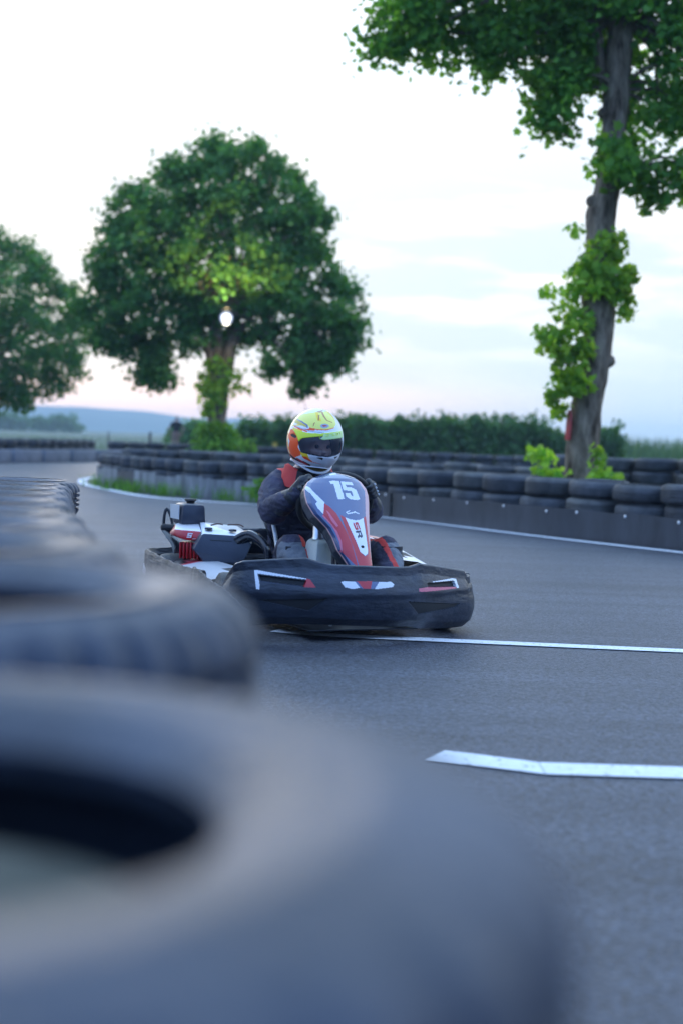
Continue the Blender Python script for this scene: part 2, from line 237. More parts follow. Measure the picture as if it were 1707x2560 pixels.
D = __import__('json').loads('''{"nose":{"ventL_white":[[0.499,0.325],[0.486,0.327],[0.284,0.298],[0.283,0.294],[0.485,0.312],[0.474,0.276],[0.473,0.243],[0.485,0.245]],"ventL_dark":[[0.481,0.307],[0.28,0.289],[0.297,0.263],[0.466,0.28]],"ventL_red":[[0.284,0.298],[0.27,0.295],[0.244,0.259],[0.304,0.26],[0.296,0.264]],"ventL_line":[[0.47,0.282],[0.297,0.264],[0.297,0.259],[0.469,0.275]],"ventR_dark":[[-0.318,0.272],[-0.519,0.269],[-0.52,0.243],[-0.319,0.251]],"ventR_white":[[-0.355,0.275],[-0.512,0.281],[-0.537,0.278],[-0.539,0.236],[-0.523,0.234],[-0.515,0.271],[-0.356,0.272]],"ventR_pink":[[-0.26,0.248],[-0.313,0.252],[-0.52,0.24],[-0.521,0.234],[-0.275,0.232],[-0.26,0.236]],"emb_wL":[[0.132,0.284],[0.117,0.289],[0.068,0.287],[0.048,0.259],[0.082,0.254],[0.116,0.262]],"emb_red":[[0.062,0.288],[-0.015,0.288],[-0.003,0.255],[0.036,0.255]],"emb_wR":[[-0.05,0.284],[-0.113,0.283],[-0.128,0.271],[-0.118,0.26],[-0.035,0.253],[-0.022,0.255]],"emb_navyL":[[0.068,0.287],[0.057,0.287],[0.032,0.255],[0.048,0.259]],"emb_navyR":[[-0.014,0.286],[-0.05,0.284],[-0.023,0.254],[-0.003,0.255]],"triL":[[0.483,0.198],[0.196,0.211],[0.272,0.154]],"triR":[[-0.203,0.191],[-0.544,0.159],[-0.52,0.146],[-0.271,0.129]]},"nose_top":[[-0.638,0.28],[-0.608,0.31],[-0.384,0.345],[-0.29,0.357],[-0.237,0.345],[-0.17,0.344],[0.014,0.352],[0.176,0.357],[0.238,0.37],[0.289,0.385],[0.422,0.375],[0.541,0.362],[0.584,0.318],[0.618,0.269]],"nose_bot":[[-0.761,0.054],[-0.723,0.032],[-0.534,0.038],[-0.321,0.053],[-0.25,0.068],[0.004,0.082],[0.218,0.088],[0.319,0.089],[0.423,0.093]],"panel":{"one":[[0.047,0.725],[0.027,0.729],[-0.004,0.727],[-0.005,0.645],[0.029,0.643],[0.029,0.713],[0.043,0.713]],"five":[[-0.012,0.726],[-0.07,0.723],[-0.074,0.709],[-0.031,0.711],[-0.033,0.698],[-0.06,0.698],[-0.081,0.688],[-0.088,0.645],[-0.072,0.64],[-0.035,0.644],[-0.017,0.656],[-0.017,0.673],[-0.042,0.672],[-0.047,0.659],[-0.055,0.658],[-0.054,0.683],[-0.012,0.684]],"white_left":[[0.165,0.697],[0.153,0.7],[0.128,0.663],[0.1,0.628],[0.118,0.574],[0.138,0.602],[0.143,0.621],[0.133,0.63],[0.153,0.666],[0.165,0.682]],"white_left2":[[0.172,0.674],[0.166,0.665],[0.163,0.633],[0.142,0.602],[0.12,0.574],[0.118,0.568],[0.148,0.602],[0.174,0.641]],"red_left":[[0.103,0.624],[0.082,0.61],[0.057,0.58],[0.044,0.545],[0.029,0.498],[0.019,0.445],[0.012,0.347],[0.025,0.353],[0.067,0.405],[0.062,0.454],[0.071,0.498],[0.087,0.527],[0.119,0.572]],"pale_left":[[0.119,0.571],[0.087,0.527],[0.071,0.498],[0.062,0.454],[0.068,0.403],[0.072,0.406],[0.071,0.454],[0.08,0.498],[0.093,0.527],[0.125,0.566]],"text_left":[[0.101,0.592],[0.092,0.586],[0.06,0.524],[0.069,0.518],[0.088,0.545]],"red_mid":[[0.039,0.572],[0.017,0.561],[0.004,0.498],[-0.014,0.409],[-0.034,0.389],[-0.056,0.4],[-0.061,0.425],[-0.081,0.561],[-0.095,0.567],[-0.08,0.469],[-0.065,0.346],[0.007,0.347],[0.016,0.434]],"white_mid":[[0.017,0.561],[-0.003,0.554],[-0.032,0.549],[-0.057,0.552],[-0.078,0.559],[-0.058,0.413],[-0.051,0.4],[-0.035,0.392],[-0.014,0.409],[-0.005,0.46]],"dot":[[-0.027,0.437],[-0.036,0.438],[-0.043,0.432],[-0.039,0.425],[-0.029,0.425],[-0.025,0.431]],"rim_right":[[-0.078,0.77],[-0.106,0.752],[-0.131,0.682],[-0.092,0.558],[-0.067,0.346],[-0.085,0.346],[-0.18,0.68],[-0.128,0.771]],"scribble":[[0.005,0.587],[-0.019,0.595],[-0.018,0.592],[-0.001,0.585],[-0.001,0.581],[-0.034,0.587],[-0.042,0.59],[-0.046,0.586],[-0.063,0.58],[-0.06,0.577],[-0.04,0.583],[0.0,0.576],[0.008,0.584]],"badge":[[0.027,0.754],[0.02,0.759],[-0.017,0.763],[-0.014,0.758],[0.023,0.753]],"logo_red":[[-0.017,0.538],[-0.028,0.531],[-0.041,0.532],[-0.045,0.528],[-0.032,0.526],[-0.022,0.528],[-0.016,0.523],[-0.022,0.516],[-0.043,0.51],[-0.043,0.504],[-0.02,0.508],[-0.012,0.522]],"logo_dark":[[-0.017,0.498],[-0.032,0.503],[-0.042,0.498],[-0.044,0.475],[-0.025,0.479],[-0.024,0.489],[-0.032,0.486],[-0.036,0.494],[-0.022,0.494]]},"panel_edges":[[[0.044,0.346],[-0.071,0.345]],[[0.059,0.381],[-0.078,0.38]],[[0.078,0.416],[-0.086,0.416]],[[0.088,0.471],[-0.1,0.472]],[[0.103,0.511],[-0.112,0.513]],[[0.152,0.572],[-0.132,0.575]],[[0.171,0.623],[-0.149,0.627]],[[0.171,0.654],[-0.156,0.659]],[[0.166,0.685],[-0.155,0.691]],[[0.141,0.717],[-0.139,0.722]],[[0.104,0.739],[-0.112,0.743]],[[0.058,0.752],[-0.077,0.755]],[[0.021,0.761],[-0.028,0.762]]],"helmet":{"visor":[[62.3,-5.7],[57.2,-0.2],[21.7,5.5],[-36.8,11.0],[-51.6,-14.5],[-29.8,-21.4],[-5.2,-26.9],[16.1,-27.6],[38.2,-25.9],[56.5,-23.7]],"peak":[[81.6,14.6],[46.2,10.2],[20.3,10.8],[-13.2,17.3],[-45.4,22.7],[-42.2,9.6],[-28.2,7.3],[11.1,0.1],[18.8,1.9],[20.7,5.6],[52.8,-0.3],[58.0,-2.8],[59.4,-5.9],[61.6,-6.5],[68.7,3.5]],"peak_pale":[[12.3,10.8],[-13.1,16.0],[-45.4,22.7],[-42.2,9.6],[-28.2,7.3],[11.1,0.1],[18.8,1.9],[12.9,6.4]],"peak_mark":[[19.3,5.7],[13.0,7.2],[14.6,3.6],[17.9,2.2]],"orange_side":[[94.9,12.6],[85.6,13.6],[70.0,8.7],[58.5,6.7],[68.9,4.3],[61.7,-5.6],[62.7,-9.1],[63.4,-17.9],[59.1,-24.8],[60.3,-31.5],[72.1,-35.2],[84.4,-38.8],[99.2,-32.1],[98.0,-19.1],[90.2,-6.8],[102.7,2.8]],"pivot":[[88.1,5.5],[79.7,7.0],[69.9,3.4],[69.8,-0.9],[76.2,-0.3],[84.9,2.0]],"chin_white":[[42.7,-28.2],[38.2,-26.4],[16.0,-28.1],[-5.4,-27.4],[-30.2,-21.9],[-52.8,-14.9],[-61.1,-23.8],[-61.3,-32.1],[-36.2,-48.0],[-2.7,-48.0],[29.9,-43.7],[40.4,-35.9]],"chin_yellow":[[59.6,-24.4],[42.7,-28.2],[40.4,-35.9],[35.4,-40.8],[53.4,-37.0],[58.9,-31.4]],"chin_orange":[[58.1,-33.8],[46.4,-33.4],[36.7,-39.8],[-9.6,-46.0],[5.8,-47.5],[35.3,-44.2],[53.6,-38.1]],"vent1":[[22.7,-33.7],[6.3,-32.6],[5.2,-37.8]],"vent2":[[-24.9,-28.7],[-42.7,-24.5],[-32.5,-32.3]],"top_lime":[[114.7,41.7],[114.3,45.4],[67.5,52.5],[34.3,60.4],[-38.0,72.0],[-30.9,55.5],[-26.6,35.1],[-15.0,26.2],[5.1,20.0],[25.2,18.4],[43.2,20.4],[47.6,24.9],[66.1,31.9]],"gold_left":[[115.0,37.9],[103.1,40.8],[65.4,30.9],[48.5,23.8],[46.1,19.3],[58.5,22.2],[89.5,28.1]],"navy_left":[[113.3,42.5],[64.7,32.0],[47.9,25.8],[45.0,19.4],[48.5,20.0],[52.2,24.5],[65.9,29.3]],"arc_orange":[[43.2,20.4],[25.2,18.8],[5.1,20.3],[-15.0,26.2],[-14.5,24.7],[5.1,18.6],[25.0,17.0],[42.7,18.6]],"arc_grey":[[87.1,24.0],[56.8,17.6],[40.9,14.7],[24.6,13.5],[10.4,13.6],[10.3,12.7],[25.4,12.1],[41.6,13.2],[57.5,16.1],[85.2,22.1]],"oval":[[20.0,25.5],[17.4,29.2],[9.1,31.5],[0.6,30.4],[-1.5,27.7],[2.6,23.9],[10.6,21.7],[17.1,22.4]],"oval_red":[[16.7,26.3],[11.7,28.3],[3.4,28.2],[4.7,26.6],[11.7,24.9]],"star1":[[34.9,62.3],[12.6,69.5],[-3.6,74.2],[16.4,60.3],[22.5,57.9]],"star2":[[27.3,51.0],[21.9,50.1],[22.9,37.6],[25.8,35.1]],"star3":[[35.4,29.9],[32.4,32.3],[33.4,25.1],[36.0,22.0]],"star4":[[7.4,65.3],[6.9,50.3],[1.1,39.8],[-13.0,36.9],[-13.6,34.9],[4.3,38.4],[12.1,48.4],[16.4,60.3]],"yellow_side":[[88.8,19.1],[65.8,15.2],[55.5,13.1],[58.5,6.7],[70.0,8.7],[84.6,13.6]],"red_line":[[85.2,22.1],[61.8,18.2],[44.7,13.0],[46.4,11.1],[63.4,15.8],[83.3,19.7]],"dark_low":[[117.6,-26.1],[99.2,-32.1],[84.4,-38.8],[55.7,-44.8],[35.4,-53.1],[39.2,-56.4],[64.7,-49.0],[99.9,-39.2]],"red_low":[[73.3,-37.3],[56.1,-46.0],[41.9,-52.4],[47.8,-54.9],[65.7,-47.8],[77.5,-40.6]]},"treeC":[[-3.68,8.89],[-3.3,8.75],[-2.94,8.87],[-2.56,8.62],[-2.19,8.48],[-1.91,8.07],[-1.22,7.68],[-0.88,7.17],[-0.49,6.56],[-0.79,6.07],[-0.62,5.71],[-0.29,5.15],[0.19,4.96],[0.32,4.44],[0.49,4.13],[0.18,3.8],[0.7,3.42],[0.31,3.22],[0.04,3.22],[-0.1,2.74],[-0.36,2.73],[-0.49,3.25],[-0.8,3.08],[-0.88,2.44],[-1.13,2.07],[-1.3,2.11],[-1.26,2.64],[-1.54,3.0],[-1.7,3.26],[-1.97,3.41],[-1.79,2.57],[-2.0,2.67],[-2.22,2.82],[-2.56,3.6],[-2.77,3.49],[-3.61,3.3],[-3.92,3.08],[-4.45,3.01],[-4.62,3.32],[-4.7,2.58],[-5.01,2.09],[-5.41,2.29],[-5.29,2.82],[-5.51,3.13],[-5.77,2.8],[-5.88,3.11],[-6.25,3.1],[-6.68,3.19],[-6.91,3.87],[-7.29,4.28],[-7.03,4.6],[-6.67,4.77],[-6.84,5.45],[-6.75,5.76],[-6.44,6.3],[-6.3,6.93],[-6.0,7.3],[-5.63,7.42],[-5.17,7.75],[-4.81,8.07],[-4.49,7.98],[-4.29,8.46],[-3.97,8.31],[-3.88,8.73]],"treeC_skirt":[[-3.62,2.86],[-3.36,2.92],[-2.88,2.78],[-2.66,2.27],[-2.86,2.05],[-3.23,1.93],[-3.53,1.45],[-3.85,1.54],[-3.96,1.75],[-3.87,2.28]],"strandL":[[-5.3,3.11],[-4.63,2.82],[-4.65,2.35],[-4.95,2.05],[-5.35,2.25]],"strandR":[[-1.64,3.39],[-0.48,3.28],[-0.85,2.43],[-1.12,2.03],[-1.35,2.57]],"strandS":[[-2.22,2.85],[-1.77,2.53],[-1.99,3.02]],"strandT":[[-0.48,3.23],[0.02,3.19],[-0.15,2.69],[-0.36,2.71]],"strandU":[[-6.83,3.63],[-5.67,3.36],[-5.66,2.81],[-6.19,3.08],[-6.66,3.17]],"treeL":[[-17.89,5.17],[-16.66,7.42],[-14.32,8.59],[-12.72,8.02],[-11.77,7.82],[-11.12,6.98],[-10.31,6.38],[-10.06,5.76],[-9.58,5.62],[-9.49,4.05],[-9.67,2.94],[-10.37,2.28],[-11.0,2.02],[-12.26,1.5],[-13.53,1.53],[-17.36,2.03]],"treeR":[[0.16,6.39],[0.18,6.24],[0.2,5.71],[0.37,5.67],[0.57,5.84],[0.88,5.87],[0.66,5.52],[0.92,5.41],[1.1,5.49],[1.21,5.75],[1.36,5.93],[1.46,6.06],[1.47,5.8],[1.58,5.71],[1.56,5.52],[1.81,5.61],[2.09,5.75],[2.26,5.87],[2.09,5.62],[2.18,5.37],[2.24,5.25],[2.12,4.89],[2.33,4.9],[2.48,4.98],[2.59,4.78],[2.72,4.78],[2.66,5.06],[2.74,5.29],[2.87,5.47],[3.07,5.63],[3.12,5.73],[3.35,5.67],[3.38,4.98],[3.42,4.63],[3.78,4.72],[4.11,4.78],[4.97,4.68],[5.71,5.32],[5.9,6.59],[5.05,8.06],[0.98,7.92]],"treeR_spray":[[2.9,4.33],[3.05,4.44],[3.06,4.66],[3.21,4.79],[3.34,4.65],[3.38,4.4],[3.53,4.43],[3.71,4.41],[3.85,4.56],[4.0,4.59],[4.36,4.43],[4.38,4.06],[3.98,4.02],[3.96,3.89],[3.83,3.85],[3.68,3.93],[3.49,3.99],[3.54,4.15],[3.39,4.2],[3.26,4.17],[3.18,4.29]],"ivy1":[[2.7,3.62],[2.83,3.67],[3.02,3.64],[3.23,3.63],[3.34,3.57],[3.32,3.32],[3.28,3.1],[3.31,2.97],[3.14,2.77],[2.93,2.83],[2.63,3.0],[2.73,3.08],[2.83,3.18],[2.56,3.26],[2.7,3.28],[2.77,3.43]],"ivy2":[[3.32,3.19],[3.4,3.19],[3.5,3.05],[3.44,2.97],[3.5,2.72],[3.44,2.6],[3.36,2.63],[3.32,2.79],[3.2,2.85],[3.23,3.01]],"ivy3":[[2.4,2.91],[2.57,2.91],[2.77,2.83],[2.84,2.7],[2.96,2.39],[2.99,2.07],[2.98,1.62],[2.79,1.49],[2.66,1.27],[2.62,1.38],[2.67,1.48],[2.41,1.55],[2.58,1.66],[2.55,1.85],[2.42,1.95],[2.48,2.08],[2.36,2.21],[2.42,2.4],[2.59,2.44],[2.33,2.54],[2.52,2.64],[2.65,2.71],[2.48,2.82]],"base1":[[2.27,0.8],[2.39,0.91],[2.46,0.85],[2.54,0.78],[2.64,0.73],[2.68,0.53],[2.33,0.46],[2.34,0.64]],"base2":[[3.0,1.03],[3.16,0.92],[3.25,0.83],[3.33,0.68],[3.36,0.49],[2.96,0.48],[3.08,0.64],[3.07,0.87]],"base3":[[2.64,1.05],[2.7,1.05],[2.84,0.9],[2.73,0.84],[2.64,0.94]],"trunkR":[[3.01,0.25,0.22],[3.0,0.53,0.212],[3.01,0.97,0.201],[3.03,1.3,0.198],[3.06,1.63,0.193],[3.12,1.9,0.182],[3.15,2.25,0.182],[3.14,2.58,0.204],[3.12,2.82,0.22],[3.13,3.21,0.193],[3.12,3.54,0.182],[3.12,3.87,0.185],[3.18,4.21,0.157],[3.22,4.72,0.143],[3.24,5.23,0.157],[3.25,5.74,0.16],[3.26,6.5,0.138],[3.28,7.56,0.11]],"trunkC":[[-3.4,0.55,0.302],[-3.4,1.25,0.256],[-3.37,1.71,0.244],[-3.35,2.29,0.268],[-3.29,2.87,0.337],[-3.3,3.33,0.291]],"lamp":[-3.11,36.6,3.91],"hedge":[[-3.69,1.64],[-2.78,1.74],[-1.86,1.74],[-0.95,1.81],[-0.04,2.06],[0.79,2.05],[1.61,2.01],[2.44,2.07],[3.26,2.05],[4.09,2.02],[4.91,2.05],[5.74,2.15],[6.57,2.0],[7.39,2.14],[8.31,2.0],[9.15,1.57],[11.15,2.05]],"bushB":[-3.19,1.33],"bushL":[-6.83,1.46],"person":[-7.08,1.61]}''')
# ------------------------------------------------------------------ ground, track, lines, hills
asph = bpy.data.materials.new('asphalt'); asph.use_nodes = True
t = asph.node_tree; p = t.nodes['Principled BSDF']; tc2 = t.nodes.new('ShaderNodeTexCoord')
def nnoise(sc, det=4, ro=.6):
    n = t.nodes.new('ShaderNodeTexNoise'); t.links.new(tc2.outputs['Object'], n.inputs['Vector']); n.inputs['Scale'].default_value = sc; n.inputs['Detail'].default_value = det; n.inputs['Roughness'].default_value = ro; return n
n1 = nnoise(52, 6, .78); n2 = nnoise(.5, 5); n3 = t.nodes.new('ShaderNodeTexVoronoi'); t.links.new(tc2.outputs['Object'], n3.inputs['Vector']); n3.inputs['Scale'].default_value = 95
r1 = t.nodes.new('ShaderNodeValToRGB'); t.links.new(n1.outputs[0], r1.inputs[0]); r1.color_ramp.elements[0].position = .36; r1.color_ramp.elements[1].position = .68
r1.color_ramp.elements[0].color = (.017, .020, .029, 1); r1.color_ramp.elements[1].color = (.104, .115, .146, 1)
mxa = t.nodes.new('ShaderNodeMix'); mxa.data_type = 'RGBA'; mxa.blend_type = 'MULTIPLY'; mxa.inputs[0].default_value = 1
r2 = t.nodes.new('ShaderNodeValToRGB'); t.links.new(n2.outputs[0], r2.inputs[0]); r2.color_ramp.elements[0].position = .3; r2.color_ramp.elements[1].position = .7
r2.color_ramp.elements[0].color = (.8, .8, .82, 1); r2.color_ramp.elements[1].color = (1.12, 1.1, 1.08, 1)
mpa = t.nodes.new('ShaderNodeMapping'); t.links.new(tc2.outputs['Object'], mpa.inputs[0]); mpa.inputs['Rotation'].default_value = (0, 0, rad(-52)); mpa.inputs['Scale'].default_value = (.10, 2.2, 1)
n5 = t.nodes.new('ShaderNodeTexNoise'); t.links.new(mpa.outputs[0], n5.inputs['Vector']); n5.inputs['Scale'].default_value = 1.6; n5.inputs['Detail'].default_value = 4
r5 = t.nodes.new('ShaderNodeValToRGB'); t.links.new(n5.outputs[0], r5.inputs[0]); r5.color_ramp.elements[0].position = .34; r5.color_ramp.elements[1].position = .62; r5.color_ramp.elements[0].color = (.66, .66, .68, 1); r5.color_ramp.elements[1].color = (1.05, 1.05, 1.05, 1)
mx5 = t.nodes.new('ShaderNodeMix'); mx5.data_type = 'RGBA'; mx5.blend_type = 'MULTIPLY'; mx5.inputs[0].default_value = 1; vo = t.nodes.new('ShaderNodeTexVoronoi'); t.links.new(tc2.outputs['Object'], vo.inputs['Vector']); vo.inputs['Scale'].default_value = 88; sv_ = t.nodes.new('ShaderNodeSeparateColor'); t.links.new(vo.outputs['Color'], sv_.inputs[0])
rv = t.nodes.new('ShaderNodeValToRGB'); t.links.new(sv_.outputs[0], rv.inputs[0]); rv.color_ramp.elements[0].color = (.45, .45, .45, 1); rv.color_ramp.elements[1].color = (1.7, 1.7, 1.68, 1); rv.color_ramp.elements[0].position = .1
mv = t.nodes.new('ShaderNodeMix'); mv.data_type = 'RGBA'; mv.blend_type = 'MULTIPLY'; mv.inputs[0].default_value = 1; t.links.new(r1.outputs[0], mv.inputs[6]); t.links.new(rv.outputs[0], mv.inputs[7])
t.links.new(mv.outputs[2], mx5.inputs[6]); t.links.new(r5.outputs[0], mx5.inputs[7])
t.links.new(mx5.outputs[2], mxa.inputs[6]); t.links.new(r2.outputs[0], mxa.inputs[7]); t.links.new(mxa.outputs[2], p.inputs['Base Color'])
p.inputs['Roughness'].default_value = .52; p.inputs['Specular IOR Level'].default_value = .5
bp = t.nodes.new('ShaderNodeBump'); bp.inputs['Strength'].default_value = .9; bp.inputs['Distance'].default_value = .006; t.links.new(n3.outputs['Distance'], bp.inputs['Height']); t.links.new(bp.outputs[0], p.inputs['Normal'])

field = mat('field_grass', (.030, .085, .055), .9, var=.45, vscale=.05, bump=.3, bscale=4)
dirt = mat('island_soil', (.055, .075, .035), .95, var=.5, vscale=1.4, bump=.6, bscale=25)
paint = mat('white_road_paint', (.78, .79, .80), .6, var=.10, vscale=20, bump=.25, bscale=120, dust=(.84, .85, .86))
_t = paint.node_tree; _p = _t.nodes['Principled BSDF']; _src = _p.inputs['Base Color'].links[0].from_socket   # worn spots where the stone shows through
_c = _t.nodes.new('ShaderNodeTexCoord'); _n = _t.nodes.new('ShaderNodeTexNoise'); _t.links.new(_c.outputs['Object'], _n.inputs['Vector']); _n.inputs['Scale'].default_value = 42; _n.inputs['Detail'].default_value = 6; _n.inputs['Roughness'].default_value = .7
_r = _t.nodes.new('ShaderNodeMapRange'); _t.links.new(_n.outputs[0], _r.inputs[0]); _r.inputs[1].default_value = .41; _r.inputs[2].default_value = .36
_m = _t.nodes.new('ShaderNodeMix'); _m.data_type = 'RGBA'; _t.links.new(_r.outputs[0], _m.inputs[0]); _t.links.new(_src, _m.inputs[6]); _m.inputs[7].default_value = (.16, .16, .17, 1); _t.links.new(_m.outputs[2], _p.inputs['Base Color'])
def sheet(name, poly, z, m, label, cat):
    b = MB(); b.add([(x, y, z) for x, y in poly], [tuple(range(len(poly)))]); o = b.build(name, m, smooth=False)
    return tag(o, label, cat, kind='structure')
sheet('ground', [(-9000, -300), (9000, -300), (9000, 9000), (-9000, 9000)], -.012, field, 'flat green field reaching from the track to the hills', 'ground')
sheet('track', [(-45, -8), (45, -8), (45, 46.5), (-45, 46.5)], 0, asph, 'grey asphalt kart track curving between tyre barriers', 'track')
def ribbon(pts, wd, n=60):
    P = smoothpath([(x, y, 0) for x, y in pts], n); Lp, Rp = [], []
    for i, q in enumerate(P):
        d = (P[min(n - 1, i + 1)] - P[max(0, i - 1)]); nn = Vector((-d.y, d.x, 0)).normalized() * wd / 2
        Lp.append((q + nn).to_tuple()[:2]); Rp.append((q - nn).to_tuple()[:2])
    return Lp, Rp
def line(pts, wd, name, label, n=60, cut=0):
    Lp, Rp = ribbon(pts, wd, n); b = MB()
    b.grid([[(x, y, .005) for x, y in Lp], [(x, y, .005) for x, y in Rp]])
    return tag(b.build(name, paint, smooth=False), label, 'painted line', kind='structure')
line([(-3.4, 30.5), (-4.65, 29.0), (-4.87, 27.0), (-4.4, 24.3), (-3.67, 22.35), (-2.82, 20.45), (-2.0, 19.62), (-1.33, 19.25), (-.48, 18.5), (.46, 17.2), (1.89, 14.75), (3.12, 12.9), (5.2, 9.9), (7, 7.4)], .15, 'edge_line', 'white edge line curving along the inner tyre barrier', 120)
line([(-.30, 6.76), (-.03, 6.67), (.26, 6.64), (1.6, 6.55), (3.2, 6.47), (6, 6.4)], .115, 'middle_line', 'thin white line passing under the nose of the kart', 60)
b = MB(); b.add([(.268, 4.11, .005), (.60, 3.975, .005), (.60, 4.122, .005), (.335, 4.245, .005)], [(0, 1, 2, 3)])
b.add([(.602, 3.975, .005), (6, 4.05, .005), (6, 4.195, .005), (.602, 4.122, .005)], [(0, 1, 2, 3)])
tag(b.build('near_line', paint, smooth=False), 'broad white line with a kinked pointed end on the near asphalt', 'painted line', kind='structure')

hillm = mat('hill_forest', (.045, .085, .075), .95, var=.3, vscale=.006)
def hills(name, D, prof, depth, label):
    b = MB(); xs = np.linspace(prof[0][0], prof[-1][0], 160); rows = []
    for k in range(14):
        v = k / 13; prof_h = sin(pi * min(1, v * 1.0)) ** .8
        rows.append([(x * (1 + .25 * v), D + depth * v, max(0, interp(x, prof) + (.5 * sin(x * .035 + k) + .25 * sin(x * .11 + 2 * k))) * prof_h - 2) for x in xs])
    b.grid(rows); return tag(b.build(name, hillm), label, 'hills', kind='structure')
hills('hills', 1400, [(-1100, 30), (-600, 32), (-336, 27), (-250, 28), (-194, 26), (-151, 19.5), (-97, 22), (-54, 19), (16, 16), (160, 13), (280, 7), (380, 1.5), (900, 1)], 380, 'hazy blue hills along the horizon behind the trees')

# ------------------------------------------------------------------ tyres
def rubber(name, dark, dusty, rough=.62):
    return mat(name, dark, rough, var=.35, vscale=5, dust=dusty, bump=.35, bscale=90, spec=.45)
RUB = [rubber('tyre_rubber', (.030, .032, .037), (.095, .096, .102)), rubber('tyre_rubber_dusty', (.045, .045, .046), (.135, .132, .122)), rubber('tyre_rubber_dark', (.020, .022, .027), (.068, .070, .078))]
def tyre_mesh(name, m, R=.315, h=.19, seg=56, grooves=(.25, .5, .75), deep=.008, sipes=False, hole=.62, round_=.042):
    """tyre lying flat: bead hole, bulging sidewalls, shoulder, tread with grooves"""
    b = MB(); hz = h / 2; r0 = R * hole
    prof = [(r0, -hz * .55), (r0 - .004, -hz * .72), (r0 + .012, -hz * .86), (r0 + .035, -hz * .98), (r0 + .065, -hz), (R - .055, -hz * .97)]
    for a in (0, 30, 60, 90): prof.append((R - round_ + round_ * sin(rad(a)) - .004 * (a < 90), -hz * .93 + round_ * (1 - cos(rad(a))) * .75))
    lo, hi = prof[-1][1], -prof[-1][1]
    for g in grooves:
        z = lo + (hi - lo) * g; prof += [(R + .003, z - .0065), (R - deep, z - .0045), (R - deep, z + .0045), (R + .003, z + .0065)]
    for a in (90, 60, 30, 0): prof.append((R - round_ + round_ * sin(rad(a)) - .004 * (a < 90), hz * .93 - round_ * (1 - cos(rad(a))) * .75))
    prof += [(R - .055, hz * .97), (R - .068, hz * .975), (R - .072, hz * 1.0), (r0 + .062, hz), (r0 + .056, hz * .97), (r0 + .035, hz * .98), (r0 + .012, hz * .86), (r0 - .004, hz * .72), (r0, hz * .55)]
    inner = [(r0 + .05, hz * .8), (R - .03, hz * .6), (R - .02, 0), (R - .03, -hz * .6), (r0 + .05, -hz * .8), (r0, -hz * .55)]
    full = prof + inner; P = []
    for i, (r, z) in enumerate(full):
        row = []
        for k in range(seg):
            a = 2 * pi * k / seg; rr = r + .0025 * sin(3 * a + i * .1) * (i < len(prof))
            if sipes and r > R - .045 and i < len(prof) and (k + (2 if z > 0 else 0)) % 4 == 0: rr -= .010
            row.append((rr * cos(a), rr * sin(a), z + hz))
        P.append(row)
    b.grid(P, cv=True)
    return b.mesh(name, [m], ang=50)
TY = [tyre_mesh('tyre', RUB[0]), tyre_mesh('tyre', RUB[1], grooves=(.2, .4, .6, .8), deep=.006), tyre_mesh('tyre', RUB[2], grooves=(.33, .66), deep=.005), tyre_mesh('tyre', RUB[0], grooves=(.5,), deep=.003, round_=.055)]
RUBN = [rubber('near_rubber', (.020, .026, .042), (.055, .070, .105), .44), rubber('near_rubber_dusty', (.015, .020, .033), (.044, .058, .090), .46)]
TYN = [tyre_mesh('tyre', RUBN[0], seg=168, sipes=True, grooves=(.2, .4, .6, .8), deep=.011), tyre_mesh('tyre', RUBN[1], seg=168, sipes=True, deep=.011), tyre_mesh('tyre', RUBN[1], seg=120, sipes=True, hole=.54)]
def put_tyre(me, x, y, z, sx, sz, label, group, tilt=.0):
    o = link('tyre', me, None, (x, y, z)); o.scale = (sx, sx, sz); o.rotation_euler = (random.uniform(-tilt, tilt), random.uniform(-tilt, tilt), random.uniform(0, 6.28))
    return tag(o, label, 'tyre', group)
LAY = {2: ['bottom', 'top'], 3: ['bottom', 'middle', 'top'], 4: ['bottom', 'second lowest', 'third', 'top'], 5: ['bottom', 'second lowest', 'middle', 'fourth', 'top']}
def row(path, pitch, nlay, hgt, desc, group, dia=None, skip=None, pool=TY, frm='from the left', jit=.03):
    """stacks of tyres along a path; pitch/hgt may be functions of arc fraction"""
    P = smoothpath([(x, y, 0) for x, y in path], 400); d = 0; nxt = 0; tot = sum((P[i + 1] - P[i]).length for i in range(399)); i_st = 0; acc = 0; pos = []
    for i in range(399):
        seg = (P[i + 1] - P[i]).length
        while acc + seg >= nxt:
            u = (nxt - acc) / seg; q = P[i].lerp(P[i + 1], u); fr = nxt / tot
            pt = pitch(fr) if callable(pitch) else pitch; pos.append((q.x, q.y, pt, fr)); nxt += pt
        acc += seg
    for k, (x, y, pt, fr) in enumerate(pos):
        n = nlay(k, fr) if callable(nlay) else nlay; z = 0; hh = hgt(fr) if callable(hgt) else hgt
        for j in range(n):
            s = (dia or pt) / .63 * random.uniform(.95, 1.05); h = hh * random.uniform(.95, 1.05)
            if skip and skip(k, j): z += h; continue
            pl = pool[random.randrange(len(pool))]
            put_tyre(pl, x + random.uniform(-jit, jit), y + random.uniform(-jit, jit), z, s, h / .19, f'{LAY[n][j]} tyre, {ORD[k]} stack {frm}, {desc}', group, tilt=.022)
            z += h
    return pos
# inner barrier along the near side of the island, left end to right
FRONT = [(-4.14, 26.3), (-4.07, 25.1), (-3.6, 23.55), (-2.87, 22.1), (-2.05, 21.05), (-.92, 20.15), (.15, 18.65), (.85, 17.35), (2.2, 15.15), (2.75, 14.4), (3.5, 13.4), (4.5, 12.0), (5.6, 10.4)]
posF = row(FRONT, lambda f: .43 if f < .40 else (.53 if f < .47 else .645), 3, lambda f: .178 if f < .3 else .178 + .02 * min(1, (f - .3) / .25), 'near side of the inner barrier', 'tyres in the near side of the inner barrier')
